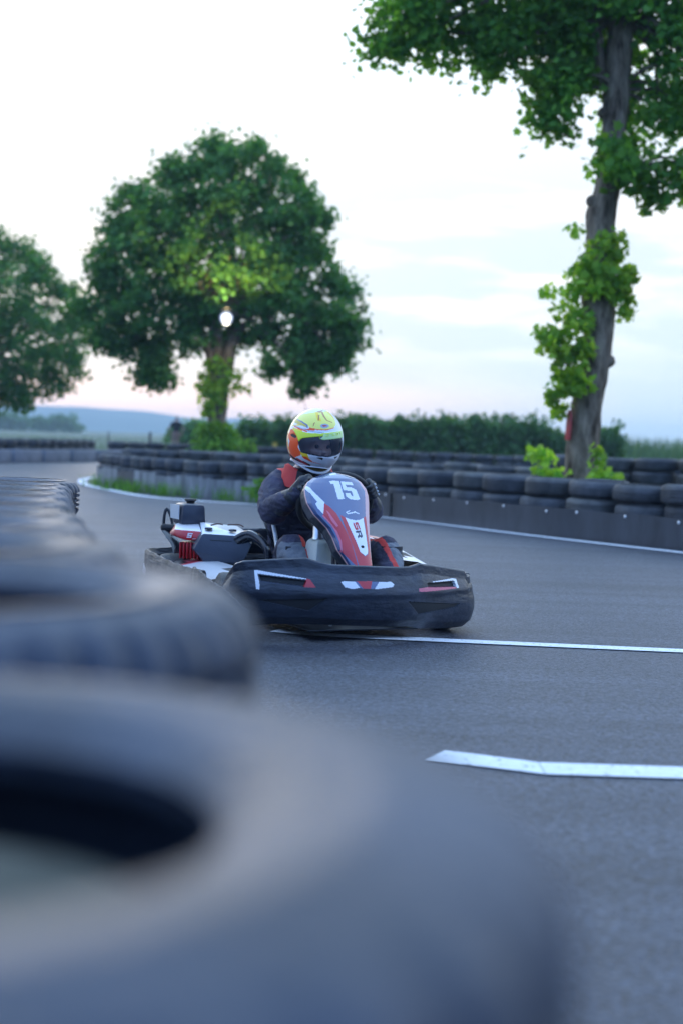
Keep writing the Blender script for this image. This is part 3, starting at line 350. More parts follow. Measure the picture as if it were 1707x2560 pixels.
# far side of the island
row([(-3.9, 27.2), (-3.2, 27.6), (-1.5, 26.6), (0, 24.9), (1.6, 22.6), (3.4, 21.2), (5.6, 19.8), (7, 19.1)], .64, lambda k, f: 4 if .67 < f < .98 else 3, .2, 'far side of the inner barrier', 'tyres in the far side of the inner barrier')
# outer barrier across the back
row([(-10.2, 36.0), (-9.1, 38.0), (-8.35, 41.0), (-7.8, 44.2)], .62, 3, .21, 'far left outer barrier on concrete blocks', 'tyres in the far left outer barrier')
row([(-7.2, 45.1), (-5, 45.4), (-2, 44.6), (2, 43.6), (7, 42.2), (12, 41)], .62, 3, .2, 'outer barrier across the back', 'tyres in the outer barrier across the back', jit=.05)
# blurred foreground barrier beside the camera
near = [(-.230, .64, .34, .771), (-.386, 1.30, .315, .79), (-.60, 1.94, .315, .775), (-.756, 2.58, .315, .76), (-.895, 3.22, .315, .742), (-1.04, 3.86, .315, .735), (-1.168, 4.5, .315, .725), (-1.295, 5.13, .315, .715), (-1.405, 5.75, .315, .705), (-1.495, 6.36, .315, .70)]
for k, (x, y, R, top) in enumerate(near):
    h = top / 4
    for j in range(4):
        put_tyre(TYN[(k + j) % 2] if k else TYN[2], x + random.uniform(-.012, .012) * (j < 3), y + random.uniform(-.012, .012) * (j < 3), j * h, R / .315, h / .19, f'{LAY[4][j]} tyre, {ORD[k]} stack from the camera, blurred foreground barrier', 'tyres in the foreground barrier')

b = MB(); b.lathe([(0, .012), (.06, .010), (.12, .0), (.160, -.012)], 24)
o = b.build('soil', mat('tyre_soil', (.085, .082, .06), .95, var=.4, vscale=30, bump=.6, bscale=60)); o.location = (-.230, .64, .705); tag(o, 'earth filling the hole of the nearest foreground tyre', 'soil', kind='stuff')

# ------------------------------------------------------------------ belts of old rubber screwed along the foot of the inner barrier
beltm = [mat('belt_rubber', (.030, .032, .038), .5, var=.3, vscale=2.5, dust=(.062, .066, .076), bump=.1, bscale=30, stretch=(1, 1, .35)), mat('belt_dusty', (.15, .15, .145), .8, var=.4, vscale=2.5, dust=(.36, .355, .34), stretch=(3, 3, .5), bump=.2, bscale=30)]
screwm = mat('zinc_screw', (.7, .7, .7), .35, metal=.8)
edgeP = smoothpath([(x, y, 0) for x, y in FRONT], 300)
# offset towards the track by the tyre radius
def off(i, dist):
    d = (edgeP[min(299, i + 1)] - edgeP[max(0, i - 1)]).normalized(); return edgeP[i] + Vector((d.y, -d.x, 0)) * dist
acc = [0]
for i in range(1, 300): acc.append(acc[-1] + (edgeP[i] - edgeP[i - 1]).length)
def at(sv, dist):
    i = min(299, int(np.searchsorted(acc, sv))); return off(i, dist)
tot = acc[-1]; s0 = .0; k = 0
NB = ['a pale', 'a mottled', 'a streaked', 'a dusty']
while s0 < tot - .5:
    fr = s0 / tot; ln = (random.choice([.55, .8, 1.1]) if fr < .40 else 3.0); s1 = min(tot, s0 + ln - .012); rr = (.215 if fr < .40 else .325) + .035
    hh = random.uniform(.26, .33) if fr < .40 else .30
    b = MB(); n = 14; A, B = [], []
    for q in range(n):
        sv = s0 + (s1 - s0) * q / (n - 1); p0 = at(sv, rr); p1 = at(sv, rr + .012)
        A.append([tuple(p1 + Vector((0, 0, .004))), tuple(p1 + Vector((0, 0, hh * .5))), tuple(p1 + Vector((0, 0, hh + .006 * sin(q * 1.7)))), tuple(p0 + Vector((0, 0, hh + .006 * sin(q * 1.7)))), tuple(p0 + Vector((0, 0, .004)))])
    b.grid(A, cv=True); b.f.append(tuple(range(5))); b.m.append(0); b.f.append(tuple(len(b.v) - 5 + i for i in range(5))[::-1]); b.m.append(0)
    left = fr < .40
    mi = 1 if left and random.random() < .75 else 0
    o = b.build('rubber_belt', beltm[mi], smooth=False)
    tag(o, (f'short {"pale dusty" if mi else "dark"} belt strip, {ORD[k]} from the left, foot of the inner barrier' if left else f'long dark rubber belt with screws, {ORD[k]} strip from the left, foot of the inner barrier'), 'barrier belt', 'belts along the foot of the inner barrier')
    if not left:
        sv = s0 + .25
        while sv < s1 - .1:
            sb = MB(); pp = at(sv, rr + .013); d = (at(min(tot, sv + .1), rr) - at(sv - .1, rr)).normalized(); nn = Vector((d.y, -d.x, 0))
            M = Matrix.Translation(pp + Vector((0, 0, hh - .035 + random.uniform(-.01, .01)))) @ nn.to_track_quat('Z', 'Y').to_matrix().to_4x4()
            sb.lathe([(.0, .008), (.010, .007), (.016, .003), (.016, 0)], 12, M); sb.build('screw', screwm, o); sv += .64
    s0 += ln; k += 1
# grey concrete blocks under the far left outer barrier
conc = mat('grey_concrete', (.20, .21, .24), .85, var=.25, vscale=3, bump=.3, bscale=30)
for k in range(6):
    u = k / 5.0; x = -9.6 + 2.3 * u; y = 36.3 + 8.0 * u
    b = MB(); b.box((0, 0, .17), (.35, 1.5, .34), bev=.02); o = b.build('concrete_block', conc); o.location = (x + .62, y, 0); o.rotation_euler.z = rad(-16)
    tag(o, f'grey concrete block, {ORD[k]} from the left, foot of the far left outer barrier', 'concrete block', 'concrete blocks at the foot of the far left barrier')
sheet('island_ground', [(-4.1, 26.3), (-3.9, 24.8), (-3.4, 23.2), (-2.7, 21.8), (-1.9, 21.0), (-.8, 20.3), (.3, 18.9), (1.1, 17.6), (2.5, 15.5), (3.8, 13.8), (6, 10.8), (9, 14), (8, 19), (5.6, 19.9), (3.4, 21.4), (1.6, 22.8), (0, 25.1), (-1.5, 26.8), (-3.2, 27.7)], .005, dirt, 'weedy soil inside the inner tyre barrier', 'island ground')

# ------------------------------------------------------------------ foliage
LEAF = [(0, 0), (.25, .10), (.52, .02), (.36, .34), (.50, .62), (.20, .66), (0, 1.0), (-.20, .66), (-.50, .62), (-.36, .34), (-.52, .02), (-.25, .10)]
LEAFS = [(0, 0), (.30, .25), (.34, .6), (0, 1.0), (-.34, .6), (-.30, .25)]
def leaves_mesh(name, P, size, m, shape=LEAF, hang=.55, outward=None):
    """P: (n,3) positions; every leaf one small face, tips hanging"""
    n = len(P); k = len(shape); P = np.asarray(P)
    a = NR.uniform(0, 2 * pi, n); tip = np.stack([np.cos(a), np.sin(a), NR.normal(-hang, .45, n)], 1); tip /= np.linalg.norm(tip, axis=1)[:, None]
    rnd = NR.normal(0, 1, (n, 3)); side = np.cross(tip, rnd); side /= np.linalg.norm(side, axis=1)[:, None]
    nrm = np.cross(side, tip)
    sz = size * NR.uniform(.65, 1.25, n)
    sh = np.array(shape)
    fold = np.abs(sh[:, 0]) * .35
    V = P[:, None, :] + sz[:, None, None] * (side[:, None, :] * sh[None, :, 0, None] + tip[:, None, :] * sh[None, :, 1, None] + nrm[:, None, :] * fold[None, :, None])
    me = bpy.data.meshes.new(name); me.vertices.add(n * k); me.vertices.foreach_set('co', V.reshape(-1))
    me.loops.add(n * k); me.loops.foreach_set('vertex_index', np.arange(n * k, dtype=np.int32))
    me.polygons.add(n); me.polygons.foreach_set('loop_start', np.arange(0, n * k, k, dtype=np.int32))
    me.materials.append(m); me.update(calc_edges=True); me.validate(); return me
def poly_samples(poly, n, thick, y0, edge_scale=1.2, holes=0.0, seed=0, dens=None, fr=2.2):
    xs = [p[0] for p in poly]; zs = [p[1] for p in poly]; out = []
    A = np.array(poly); B = np.roll(A, -1, 0); d = B - A; ll = (d ** 2).sum(1) + 1e-9
    rs = np.random.default_rng(seed); ph = rs.uniform(0, 6.28, 12); fx = rs.normal(0, fr, (12, 3))
    tries = 0
    while len(out) < n and tries < n * 40:
        tries += 1
        x = random.uniform(min(xs), max(xs)); z = random.uniform(min(zs), max(zs))
        if not inpoly(x, z, poly): continue
        q = np.array([x, z]); u = np.clip(((q - A) * d).sum(1) / ll, 0, 1); dist = np.sqrt((((A + d * u[:, None]) - q) ** 2).sum(1)).min()
        yy = random.uniform(-1, 1) * thick * min(1, math.sqrt(dist / edge_scale) + .08)
        if holes:
            v = sum(sin(fx[i] @ np.array([x, yy * .35, z]) + ph[i]) for i in range(12)) / 3.4
            if v > 1 - holes * 1.6: continue
        if dens and random.random() > dens(x, z, dist): continue
        out.append((x, y0 + yy, z))
    return out
def clumps(cent, per, r, flat=.75):
    c = np.repeat(np.array(cent), per, 0); return c + np.clip(NR.normal(0, 1, c.shape), -1.7, 1.7) * np.array([r, r, r * flat])
bark = mat('bark', (.115, .074, .046), .92, var=.55, vscale=10, bump=1.0, bscale=20, stretch=(1, 1, .3), dust=(.36, .27, .185), spec=.1)
leafD = leafmat('leaf_dark', (.045, .15, .042), (.11, .27, .065), .42)
leafM = leafmat('leaf_maple', (.065, .20, .035), (.18, .38, .07), .55)
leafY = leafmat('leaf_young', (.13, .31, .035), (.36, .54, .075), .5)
leafB = leafmat('leaf_hedge', (.035, .115, .032), (.09, .20, .05), .3)
leafBu = leafmat('leaf_bush', (.07, .22, .03), (.20, .40, .06), .4)
leafSh = leafmat('leaf_shrub', (.09, .22, .10), (.16, .32, .15), .3)
leafR = leafmat('leaf_reed', (.06, .13, .06), (.11, .19, .08), .2)

def trunk_mesh(b, pts, y0, knob=.0, seg=20, sub=60):
    P = smoothpath([(x, y0, z) for x, z, r in pts], sub); zs = [p[1] for p in pts]; rs = [p[2] for p in pts]
    rings = []
    for i, q in enumerate(P):
        r = float(np.interp(q.z, zs, rs)); ring = []
        for k in range(seg):
            a = 2 * pi * k / seg
            f = 1 + knob * (.5 * sin(3 * a + q.z * 4.0) * sin(q.z * 5.1 + a) + .35 * sin(7 * a + q.z * 13) + .3 * sin(q.z * 21 + 2 * a) * sin(4 * a))
            ring.append((q.x + r * f * cos(a), q.y + r * f * sin(a), q.z))
        rings.append(ring)
    b.grid(rings, cv=True)
def limbs(b, start, targets, r0, r1=.018):
    for tg in targets:
        s = Vector(start); e = Vector(tg); L_ = (e - s).length; mid = s.lerp(e, .45) + Vector((0, 0, L_ * .10)) + Vector([random.gauss(0, .07) * L_ for _ in range(3)])
        P = smoothpath([s, mid, e], 9); b.tube(P, list(np.linspace(r0, r1, 9)), 7)
# --- central tree
t = thing('tree', 'round dense green tree with a lit floodlight in its crown behind the kart', 'tree', (0, 0, 0), group=None)
b = MB(); trunk_mesh(b, [(x, z, r) for x, z, r in [[-3.38, -.05, .36], [-3.40, .55, .29], [-3.40, 1.25, .25], [-3.37, 1.71, .25], [-3.35, 2.29, .26], [-3.31, 2.75, .29]]], 38, .06)
cc = poly_samples(D['treeC'], 1000, 1.9, 38, 1.6, .57, 3, fr=6.5)
for nm_, n_ in (('strandL', 16), ('strandR', 26), ('strandS', 5), ('strandT', 8), ('strandU', 12)): cc += poly_samples(D[nm_], n_, .35, 37.6, .3)
for (st, lst, r) in (((-3.45, 38, 2.6), [(-4.0, 38, 3.9), (-3.9, 37.5, 4.9)], .19), ((-3.2, 38, 2.6), [(-2.75, 38.1, 3.9), (-2.5, 38.3, 4.8)], .20), ((-3.3, 38, 2.7), [(-3.3, 38.8, 5.2)], .15)):
    limbs(b, st, lst, r, .08)
for bx, by, bz in ((-3.95, 37.8, 4.2), (-2.65, 38.1, 4.3), (-3.3, 38.8, 5.0)):
    limbs(b, (bx, by, bz), [c for c in random.sample(cc, 16) if c[2] > 2.4], .06, .012)
limbs(b, (-1.2, 37.9, 3.0), [(-1.03, 37.9, 2.2), (-1.01, 37.9, 1.55)], .012, .007)
b.build('trunk', bark, t)
P = np.concatenate([clumps(cc, 34, .15), clumps(cc[::2], 18, .27)]); link('crown', leaves_mesh('crown', P, .132, leafD), t)
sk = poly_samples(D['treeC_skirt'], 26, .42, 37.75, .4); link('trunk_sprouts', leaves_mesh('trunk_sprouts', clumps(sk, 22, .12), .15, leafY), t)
# --- left tree
t = thing('tree', 'dark leafy tree cut off by the left edge of the picture', 'tree')
b = MB(); trunk_mesh(b, [(-14.2, -.05, .34), (-14.2, 1.5, .27), (-14.0, 3.2, .25)], 52, .06)
cl_ = poly_samples(D['treeL'], 850, 2.2, 52, 1.6, .56, 5, fr=5.5)
limbs(b, (-14.0, 52, 3.0), random.sample(cl_, 26), .09, .012); b.build('trunk', bark, t)
link('crown', leaves_mesh('crown', clumps(cl_, 44, .22), .155, leafD, LEAFS), t)
# --- right tree
t = thing('tree', 'tall tree with a knobbly leaning trunk at the right edge behind the inner barrier', 'tree')
b = MB(); tr = [[3.0, -.05, .26]] + D['trunkR'][1:]; trunk_mesh(b, tr, 18, .10, 28, 150)
cr_ = poly_samples([(min(x, 4.95), min(z, 7.7)) for x, z in D['treeR']], 900, .9, 18, 1.3, .62, 9, fr=8)
cr_ = [(x, y + (1.0 if abs(x - 3.23) < .42 and z < 6.2 and y < 18.25 else 0), z) for x, y, z in cr_]; spr = poly_samples(D['treeR_spray'], 60, .5, 17.6, .4, .2, 4)
limbs(b, (3.24, 18, 5.2), [(2.9, 17.9, 6.4), (3.05, 18.1, 6.6)], .09, .05)
limbs(b, (3.27, 18, 6.3), random.sample(cr_, 34), .05, .010); limbs(b, (3.2, 17.95, 4.3), random.sample(spr, 5), .03, .006)
limbs(b, (3.25, 18, 5.4), [c for c in random.sample(cr_, 60) if c[2] < 5.6][:8], .03, .006)
for kz, ka in ((2.55, 2.4), (2.62, 3.2), (4.0, 2.9), (3.3, 3.0), (2.02, .2), (5.1, 3.1)):   # knobs left by cut boughs
    cx = interp(kz, [(p[1], p[0]) for p in D['trunkR']]); rr = interp(kz, [(p[1], p[2]) for p in D['trunkR']])
    q = Vector((cx + rr * cos(ka) * .9, 18 - rr * abs(sin(ka)) * .9, kz)); dd = Vector((cos(ka), -abs(sin(ka)), .25)).normalized()
    b.tube([q - dd * .06, q, q + dd * .05, q + dd * .075], [.10, .085, .065, .03], 9)
b.build('trunk', bark, t)
P = np.concatenate([clumps(cr_, 21, .10, .9), clumps(cr_[::3], 15, .21, .9)]); link('crown', leaves_mesh('crown', P, .099, leafM), t)
link('low_spray', leaves_mesh('low_spray', clumps(spr, 15, .10), .12, leafM), t)
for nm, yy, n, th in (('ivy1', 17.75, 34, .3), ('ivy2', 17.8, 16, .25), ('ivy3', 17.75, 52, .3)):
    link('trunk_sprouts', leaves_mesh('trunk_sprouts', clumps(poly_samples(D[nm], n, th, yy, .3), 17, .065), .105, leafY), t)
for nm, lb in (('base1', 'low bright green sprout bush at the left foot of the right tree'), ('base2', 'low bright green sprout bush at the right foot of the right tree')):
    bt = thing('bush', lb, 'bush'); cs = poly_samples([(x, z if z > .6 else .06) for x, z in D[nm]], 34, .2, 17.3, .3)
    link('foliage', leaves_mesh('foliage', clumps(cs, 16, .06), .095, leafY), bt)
    b = MB(); x0 = sum(c[0] for c in cs) / len(cs); limbs(b, (x0, 17.4, .0), random.sample(cs, 9), .012, .004); b.build('stem', bark, bt)
# red board on the right trunk
b = MB(); b.box((0, 0, 0), (.03, .10, .34), bev=.006); b.box((.0, .0, .185), (.022, .07, .04), bev=.006)
o = b.build('red_board', mat('red_board_paint', (.50, .05, .05), .5, var=.25, vscale=8)); o.location = (2.80, 17.86, 1.18); o.rotation_euler = (0, rad(2), rad(20))
tag(o, 'narrow red board fixed to the left side of the right tree trunk', 'board')

# --- hedge shrubs
def shrub(name, label, cat, x, y, top, wid, m, n=150, group=None, leaf=.2, per=14):
    s = thing(name, label, cat, (x, y, 0), group=group)
    c = []
    ld_ = [(random.uniform(-.8, .8) * wid, random.uniform(-.6, .6) * wid, random.uniform(.78, 1.07)) for _ in range(7)] if top > 1.4 else []
    for hx, hy, hf in ld_:
        for _ in range(n // 12):
            v = random.random(); c.append((hx + random.gauss(0, .10), hy + random.gauss(0, .10), .3 + v * (top * hf - .3)))
    for _ in range(n):
        v = random.random() ** .8 * (.86 if ld_ else 1); a = random.uniform(0, 2 * pi); r = wid * math.sqrt(random.random()) * (1.0 - .45 * v ** 2)
        c.append((r * cos(a), r * sin(a), .1 + v * (top - .22)))
    link('foliage', leaves_mesh('foliage', clumps(c, per, leaf * .8), leaf, m, LEAFS), s)
    b = MB(); limbs(b, (0, 0, -.02), random.sample(c, 5), .04, .01); b.build('stem', bark, s); return s
for k, (x, z) in enumerate(D['hedge'][:-1]):
    shrub('hedge_shrub', f'tall dark shrub, {ORD[k]} from the left in the long hedge behind the track', 'shrub', x, 60 + random.uniform(-1, 1), z + random.uniform(-.05, .05), .72, leafB, 120, 'shrubs of the long hedge', .21)
shrub('shrub', 'loose dark shrub right behind the trunk of the right tree', 'shrub', D['hedge'][-1][0], 60, D['hedge'][-1][1], .55, leafB, 90, None, .18)
shrub('shrub', 'dark shrub behind the distant standing person', 'shrub', -7.0, 63, 1.45, .85, leafSh, 110, None, .2)
shrub('bush', 'bright green bush at the foot of the central tree', 'bush', -3.3, 36.6, 1.30, .72, leafBu, 150, None, .13, 16)
shrub('bush', 'small light green bush beside the central tree', 'bush', -2.5, 37, .95, .25, leafBu, 30, None, .12, 12)
# reeds and tall grass far right, weeds along the island: uncountable
def blades(name, pts, h, wd, m, lean=.25):
    b = MB(); vs = []; fs = []
    for x, y, z in pts:
        a = random.uniform(0, 2 * pi); hh = h * random.uniform(.5, 1.15); ux, uy = cos(a) * wd, sin(a) * wd; lx, ly = random.gauss(0, lean) * hh, random.gauss(0, lean) * hh
        o = len(vs); vs += [(x - ux, y - uy, z), (x + ux, y + uy, z), (x + ux * .7 + lx * .4, y + uy * .7 + ly * .4, z + hh * .6), (x - ux * .7 + lx * .4, y - uy * .7 + ly * .4, z + hh * .6), (x + lx, y + ly, z + hh)]
        fs += [(o, o + 1, o + 2, o + 3), (o + 3, o + 2, o + 4)]
    b.add(vs, fs); return b.build(name, m, smooth=False)
pts = [(random.uniform(10, 40), random.uniform(62, 84), 0) for _ in range(9000)]
tag(blades('reeds', pts, 1.5, .035, leafR, .12), 'field of tall pale green reeds beyond the barriers on the right', 'reeds', kind='stuff')
pts = []
for (cx, cy, r, n) in ((-3.95, 23.9, .28, 160), (-3.55, 22.6, .3, 260), (-3.2, 21.6, .26, 300), (-2.65, 20.9, .2, 200), (-2.2, 20.35, .10, 60), (-1.75, 20.0, .14, 130), (-1.2, 19.8, .10, 40)):
    for _ in range(n): pts.append((random.gauss(cx, r), random.gauss(cy, r * .6), .0))
grassm = leafmat('grass_blade', (.06, .19, .03), (.16, .32, .06), .35)
pts = [p for p in pts if min((Vector((p[0], p[1], 0)) - Vector((q.x, q.y, 0))).length for q in edgeP[::4]) > .30 and min((Vector((p[0], p[1], 0)) - Vector((q.x, q.y, 0))).length for q in edgeP[::4]) < .62]
tag(blades('grass', pts, .21, .007, grassm, .3), 'tufts of green grass along the foot of the inner barrier', 'grass', kind='stuff')
wd = thing('weed', 'leafy green weed growing at the barrier foot left of the driver', 'plant', (-1.12, 19.3, 0))
c = [(random.gauss(0, .10), random.gauss(0, .08), random.uniform(.03, .33)) for _ in range(34)]
link('foliage', leaves_mesh('foliage', clumps(c, 9, .035), .06, grassm, LEAFS), wd); b = MB(); limbs(b, (0, 0, 0), random.sample(c, 6), .005, .002); b.build('stem', grassm, wd)
pts = [(random.uniform(-60, 60), 47 + random.random() ** 2 * 120, 0) for _ in range(14000)]
tag(blades('tall_grass', pts, .35, .02, leafR, .35), 'rough grass of the field beyond the outer barrier', 'grass', kind='stuff')
# distant wood in the haze on the left
c = []
for _ in range(1500):
    x = random.uniform(-195, -76); hh = interp(x, [(-195, 5.5), (-130, 6.2), (-105, 5.6), (-90, 4.4), (-84, 3.6), (-82, 5.6), (-79, 5), (-76, 2)]) * random.uniform(.7, 1.12)
    c.append((x, 410 + random.uniform(-6, 6), random.uniform(.0, 1) ** .7 * hh))
tag(link('distant_wood', leaves_mesh('distant_wood', clumps(c, 9, .5), 1.1, leafB, LEAFS)), 'far off dark wood seen as one hazy band on the left', 'wood', kind='stuff')

# --- fence posts, yellow marker
postm = mat('post_wood', (.09, .08, .075), .9, var=.3, vscale=10)
for px, lb in ((-8.15, 'slim dark fence post standing behind the outer barrier left of the distant person'), (-9.9, 'thin fence post behind the outer barrier, right of the far left tree')):
    b = MB(); b.box((0, 0, .45), (.10 if px > -9 else .05, .10 if px > -9 else .05, .9), bev=.01); b.box((0, 0, .915), (.07 if px > -9 else .035, .07 if px > -9 else .035, .03), bev=.008)
    o = b.build('fence_post', postm); o.location = (px, 60, 0); tag(o, lb, 'fence post')
o = thing('marker_flag', 'small yellow marker flag behind the tyre barriers near the central tree', 'marker', (-2.3, 46.2, 0))
b = MB(); b.tube([(0, 0, 0), (0, 0, .74)], .012, 8); b.build('pole', postm, o)
b = MB(); b.box((.07, 0, .66), (.14, .012, .13), bev=.004); b.build('flag', mat('yellow_cloth', (.75, .48, .05), .7), o)

# --- floodlight hung in the central tree, lit
lx, ly, lz = -3.05, 35.9, 3.853
fl = thing('floodlight', 'round lit floodlight hanging in the crown of the central tree', 'floodlight', (lx, ly, lz))
Rm = Matrix.Rotation(rad(90), 4, 'X')
b = MB(); b.lathe([(0, -.20), (.07, -.19), (.12, -.10), (.165, -.005), (.175, .0), (.175, .012), (.155, .012), (.155, .002)], 28, Rm); b.build('housing', mat('lamp_metal', (.18, .18, .19), .4, metal=.7), fl)
lm = mat('lamp_glass_lit', (.9, .9, .9), .3, emit=((1, .95, .84), 1)); t_ = lm.node_tree; p_ = t_.nodes['Principled BSDF']   # bright filament in the middle, dimmer reflector round it
g_ = t_.nodes.new('ShaderNodeTexGradient'); g_.gradient_type = 'SPHERICAL'; c_ = t_.nodes.new('ShaderNodeTexCoord'); m_ = t_.nodes.new('ShaderNodeMapping'); m_.inputs['Scale'].default_value = (6.4,) * 3
t_.links.new(c_.outputs['Object'], m_.inputs[0]); t_.links.new(m_.outputs[0], g_.inputs[0]); q_ = t_.nodes.new('ShaderNodeMath'); q_.operation = 'POWER'; q_.inputs[1].default_value = 1.6; t_.links.new(g_.outputs[1], q_.inputs[0])
k_ = t_.nodes.new('ShaderNodeMath'); k_.operation = 'MULTIPLY_ADD'; k_.inputs[1].default_value = 4; k_.inputs[2].default_value = .15; t_.links.new(q_.outputs[0], k_.inputs[0]); t_.links.new(k_.outputs[0], p_.inputs['Emission Strength'])
b = MB(); b.lathe([(0, .004), (.08, .006), (.156, .003)], 28, Rm); b.build('lens', lm, fl)
b = MB(); b.tube([(-.18, .05, 0), (-.19, .06, .16), (0, .08, .26), (.19, .06, .16), (.18, .05, 0)], .012, 8); b.tube([(0, .08, .26), (.0, .9, .45), (-.05, 2.1, .55)], .018, 8); b.build('bracket', postm, fl)
ld = bpy.data.lights.new('floodlight_lamp', 'SPOT'); ld.spot_size = rad(140); ld.spot_blend = .5; ld.energy = 230; ld.color = (1, .78, .38); ld.shadow_soft_size = .055
lo = bpy.data.objects.new('floodlight_lamp', ld); COL.objects.link(lo); lo.parent = fl; lo.location = (0, -.30, .12); lo.rotation_euler = Vector((0, .12, 1)).to_track_quat('-Z', 'Y').to_euler()

ld2 = bpy.data.lights.new('floodlight_lamp', 'SPOT'); ld2.spot_size = rad(140); ld2.spot_blend = .5; ld2.energy = 45; ld2.color = (1, .92, .7); ld2.shadow_soft_size = .055
lo2 = bpy.data.objects.new('floodlight_lamp', ld2); COL.objects.link(lo2); lo2.parent = fl; lo2.location = (0, -.30, -.12); lo2.rotation_euler = Vector((0, .35, -1)).to_track_quat('-Z', 'Y').to_euler()
# ------------------------------------------------------------------ go kart (local axes: +X kart right, +Y forward, Z up)
KM = Matrix.Translation((.051, 6.62, 0)) @ Matrix.Rotation(rad(204), 4, 'Z')
kart = thing('go_kart', 'black rental go kart with white number 15 on its dark front panel', 'go kart', KM.translation, rad(204))
plas = mat('black_plastic', (.017, .022, .038), .32, var=.45, vscale=9, bump=.22, bscale=28, stretch=(1, 1, 2.2), dust=(.034, .042, .062), spec=.6)
scuff = mat('scuffed_plastic', (.016, .019, .027), .45, var=.5, vscale=5, dust=(.060, .066, .080), bump=.55, bscale=9, stretch=(1, 1, 5))
dark = mat('matt_black', (.012, .012, .014), .6)
gblk = mat('gloss_black', (.012, .014, .022), .22, coat=.5)
white = mat('white_gloss', (.80, .80, .82), .28, coat=.4)
red = mat('red_gloss', (.52, .025, .035), .3, coat=.4)
pink = mat('pale_red_gloss', (.66, .14, .20), .35, coat=.3)
salmon = mat('salmon_edge', (.74, .44, .42), .4)
navy = mat('panel_navy', (.048, .082, .20), .20, coat=1.0, spec=.8)
silver = mat('silver_metal', (.62, .63, .65), .28, metal=.9, bump=.1, bscale=30)
alu = mat('cast_alloy', (.40, .41, .43), .45, metal=.7, var=.2, vscale=20)
tankw = mat('translucent_tank', (.62, .64, .62), .45, transl=.2, var=.08, vscale=10)
steel = mat('painted_steel', (.03, .032, .04), .35, metal=.4)
greyp = mat('grey_cowl', (.040, .050, .075), .42, bump=.12, bscale=30)
NPX = [-.70, -.64, -.5, -.3, -.12, 0, .12, .3, .5, .62, .655]; NPY = [-.14, -.02, .06, .15, .19, .2, .19, .15, .06, -.02, -.12]
# nose fairing: front skin swept along its plan curve, recessed slots pressed in, rim rolled over
NPN = 640; plan = smoothpath([(-.735, -.36, 0), (-.742, -.25, 0), (-.715, -.14, 0), (-.64, -.02, 0), (-.5, .06, 0), (-.3, .15, 0), (-.12, .19, 0), (0, .2, 0), (.12, .19, 0), (.3, .15, 0), (.5, .06, 0), (.56, .0, 0), (.592, -.08, 0), (.598, -.17, 0)], NPN)
NT = D['nose_top']; NB_ = D['nose_bot']; ND = D['nose']; NTT = [p for p in NT if p[0] < .56] + [(.57, .355)]; NR_ = 120
names = [('ventL_dark', 1), ('ventL_white', 2), ('ventL_red', 3), ('ventL_line', 5), ('ventR_dark', 1), ('ventR_white', 2), ('ventR_pink', 4), ('emb_wL', 2), ('emb_wR', 2), ('emb_red', 3), ('emb_navyL', 6), ('emb_navyR', 6), ('triL', 7), ('triR', 7)]
P = []; reg = []; fr_ = []
for i, q in enumerate(plan):
    d = (plan[min(NPN - 1, i + 1)] - plan[max(0, i - 1)]).normalized(); nn = Vector((-d.y, d.x, 0))   # outward
    zt = interp(q.x, NTT) if -.7 < q.x < .63 else (.275 if q.x > 0 else interp(q.y, [(-.36, .15), (-.25, .24), (-.14, .285)]))
    if q.x > .55: zt = interp(q.y, [(-.17, .21), (-.10, .255), (-.02, .345), (.02, .36)])
    zb = interp(q.x, [(-.74, .06), (-.70, .035), (-.534, .038), (-.321, .053), (-.25, .068), (0, .08), (.22, .088), (.42, .085), (.6, .06)])
    fr_.append((q, nn, zt, zb))
ZG = np.array([[zb + (zt - zb) * j / (NR_ - 1) for j in range(NR_)] for q, nn, zt, zb in fr_]); XG = np.array([[q.x] * NR_ for q, *_ in fr_])
CG = np.zeros(ZG.shape, int)
for nm, c in names: CG[inpoly_np(XG, ZG, ND[nm])] = c
for i, (q, nn, zt, zb) in enumerate(fr_):
    rowp = []; rr = [int(c) for c in CG[i]]
    for j in range(NR_):
        v = j / (NR_ - 1); z = ZG[i, j]; code = rr[j]
        o = .028 * sin(pi * min(1, v * 1.15)) - .03 * max(0, v - .55) ** 1.3 - .02 * max(0, .12 - v) / .12
        o += .010 * (1 / (1 + math.exp(-(z - .215) * 160))) - .005       # a step line along the skin
        o -= .016 if code == 1 else (.007 if code == 7 else 0)
        rowp.append(tuple(q + nn * o + Vector((0, 0, z))))
    # rolled rim and inner face
    top = Vector(rowp[-1])
    rowp += [tuple(top + nn * -.008 + Vector((0, 0, .006))), tuple(top + nn * -.022 + Vector((0, 0, .004))), tuple(top + nn * -.030 + Vector((0, 0, -.008))), tuple(top + nn * -.032 + Vector((0, 0, -.10)))]; rr += [0] * 4
    P.append(rowp); reg.append(rr)
b = MB(); b.grid(P, lambda i, j: reg[i][j])
nose = b.build('nose_fairing', [plas, dark, white, red, pink, greyp, navy, dark], kart, ang=55)
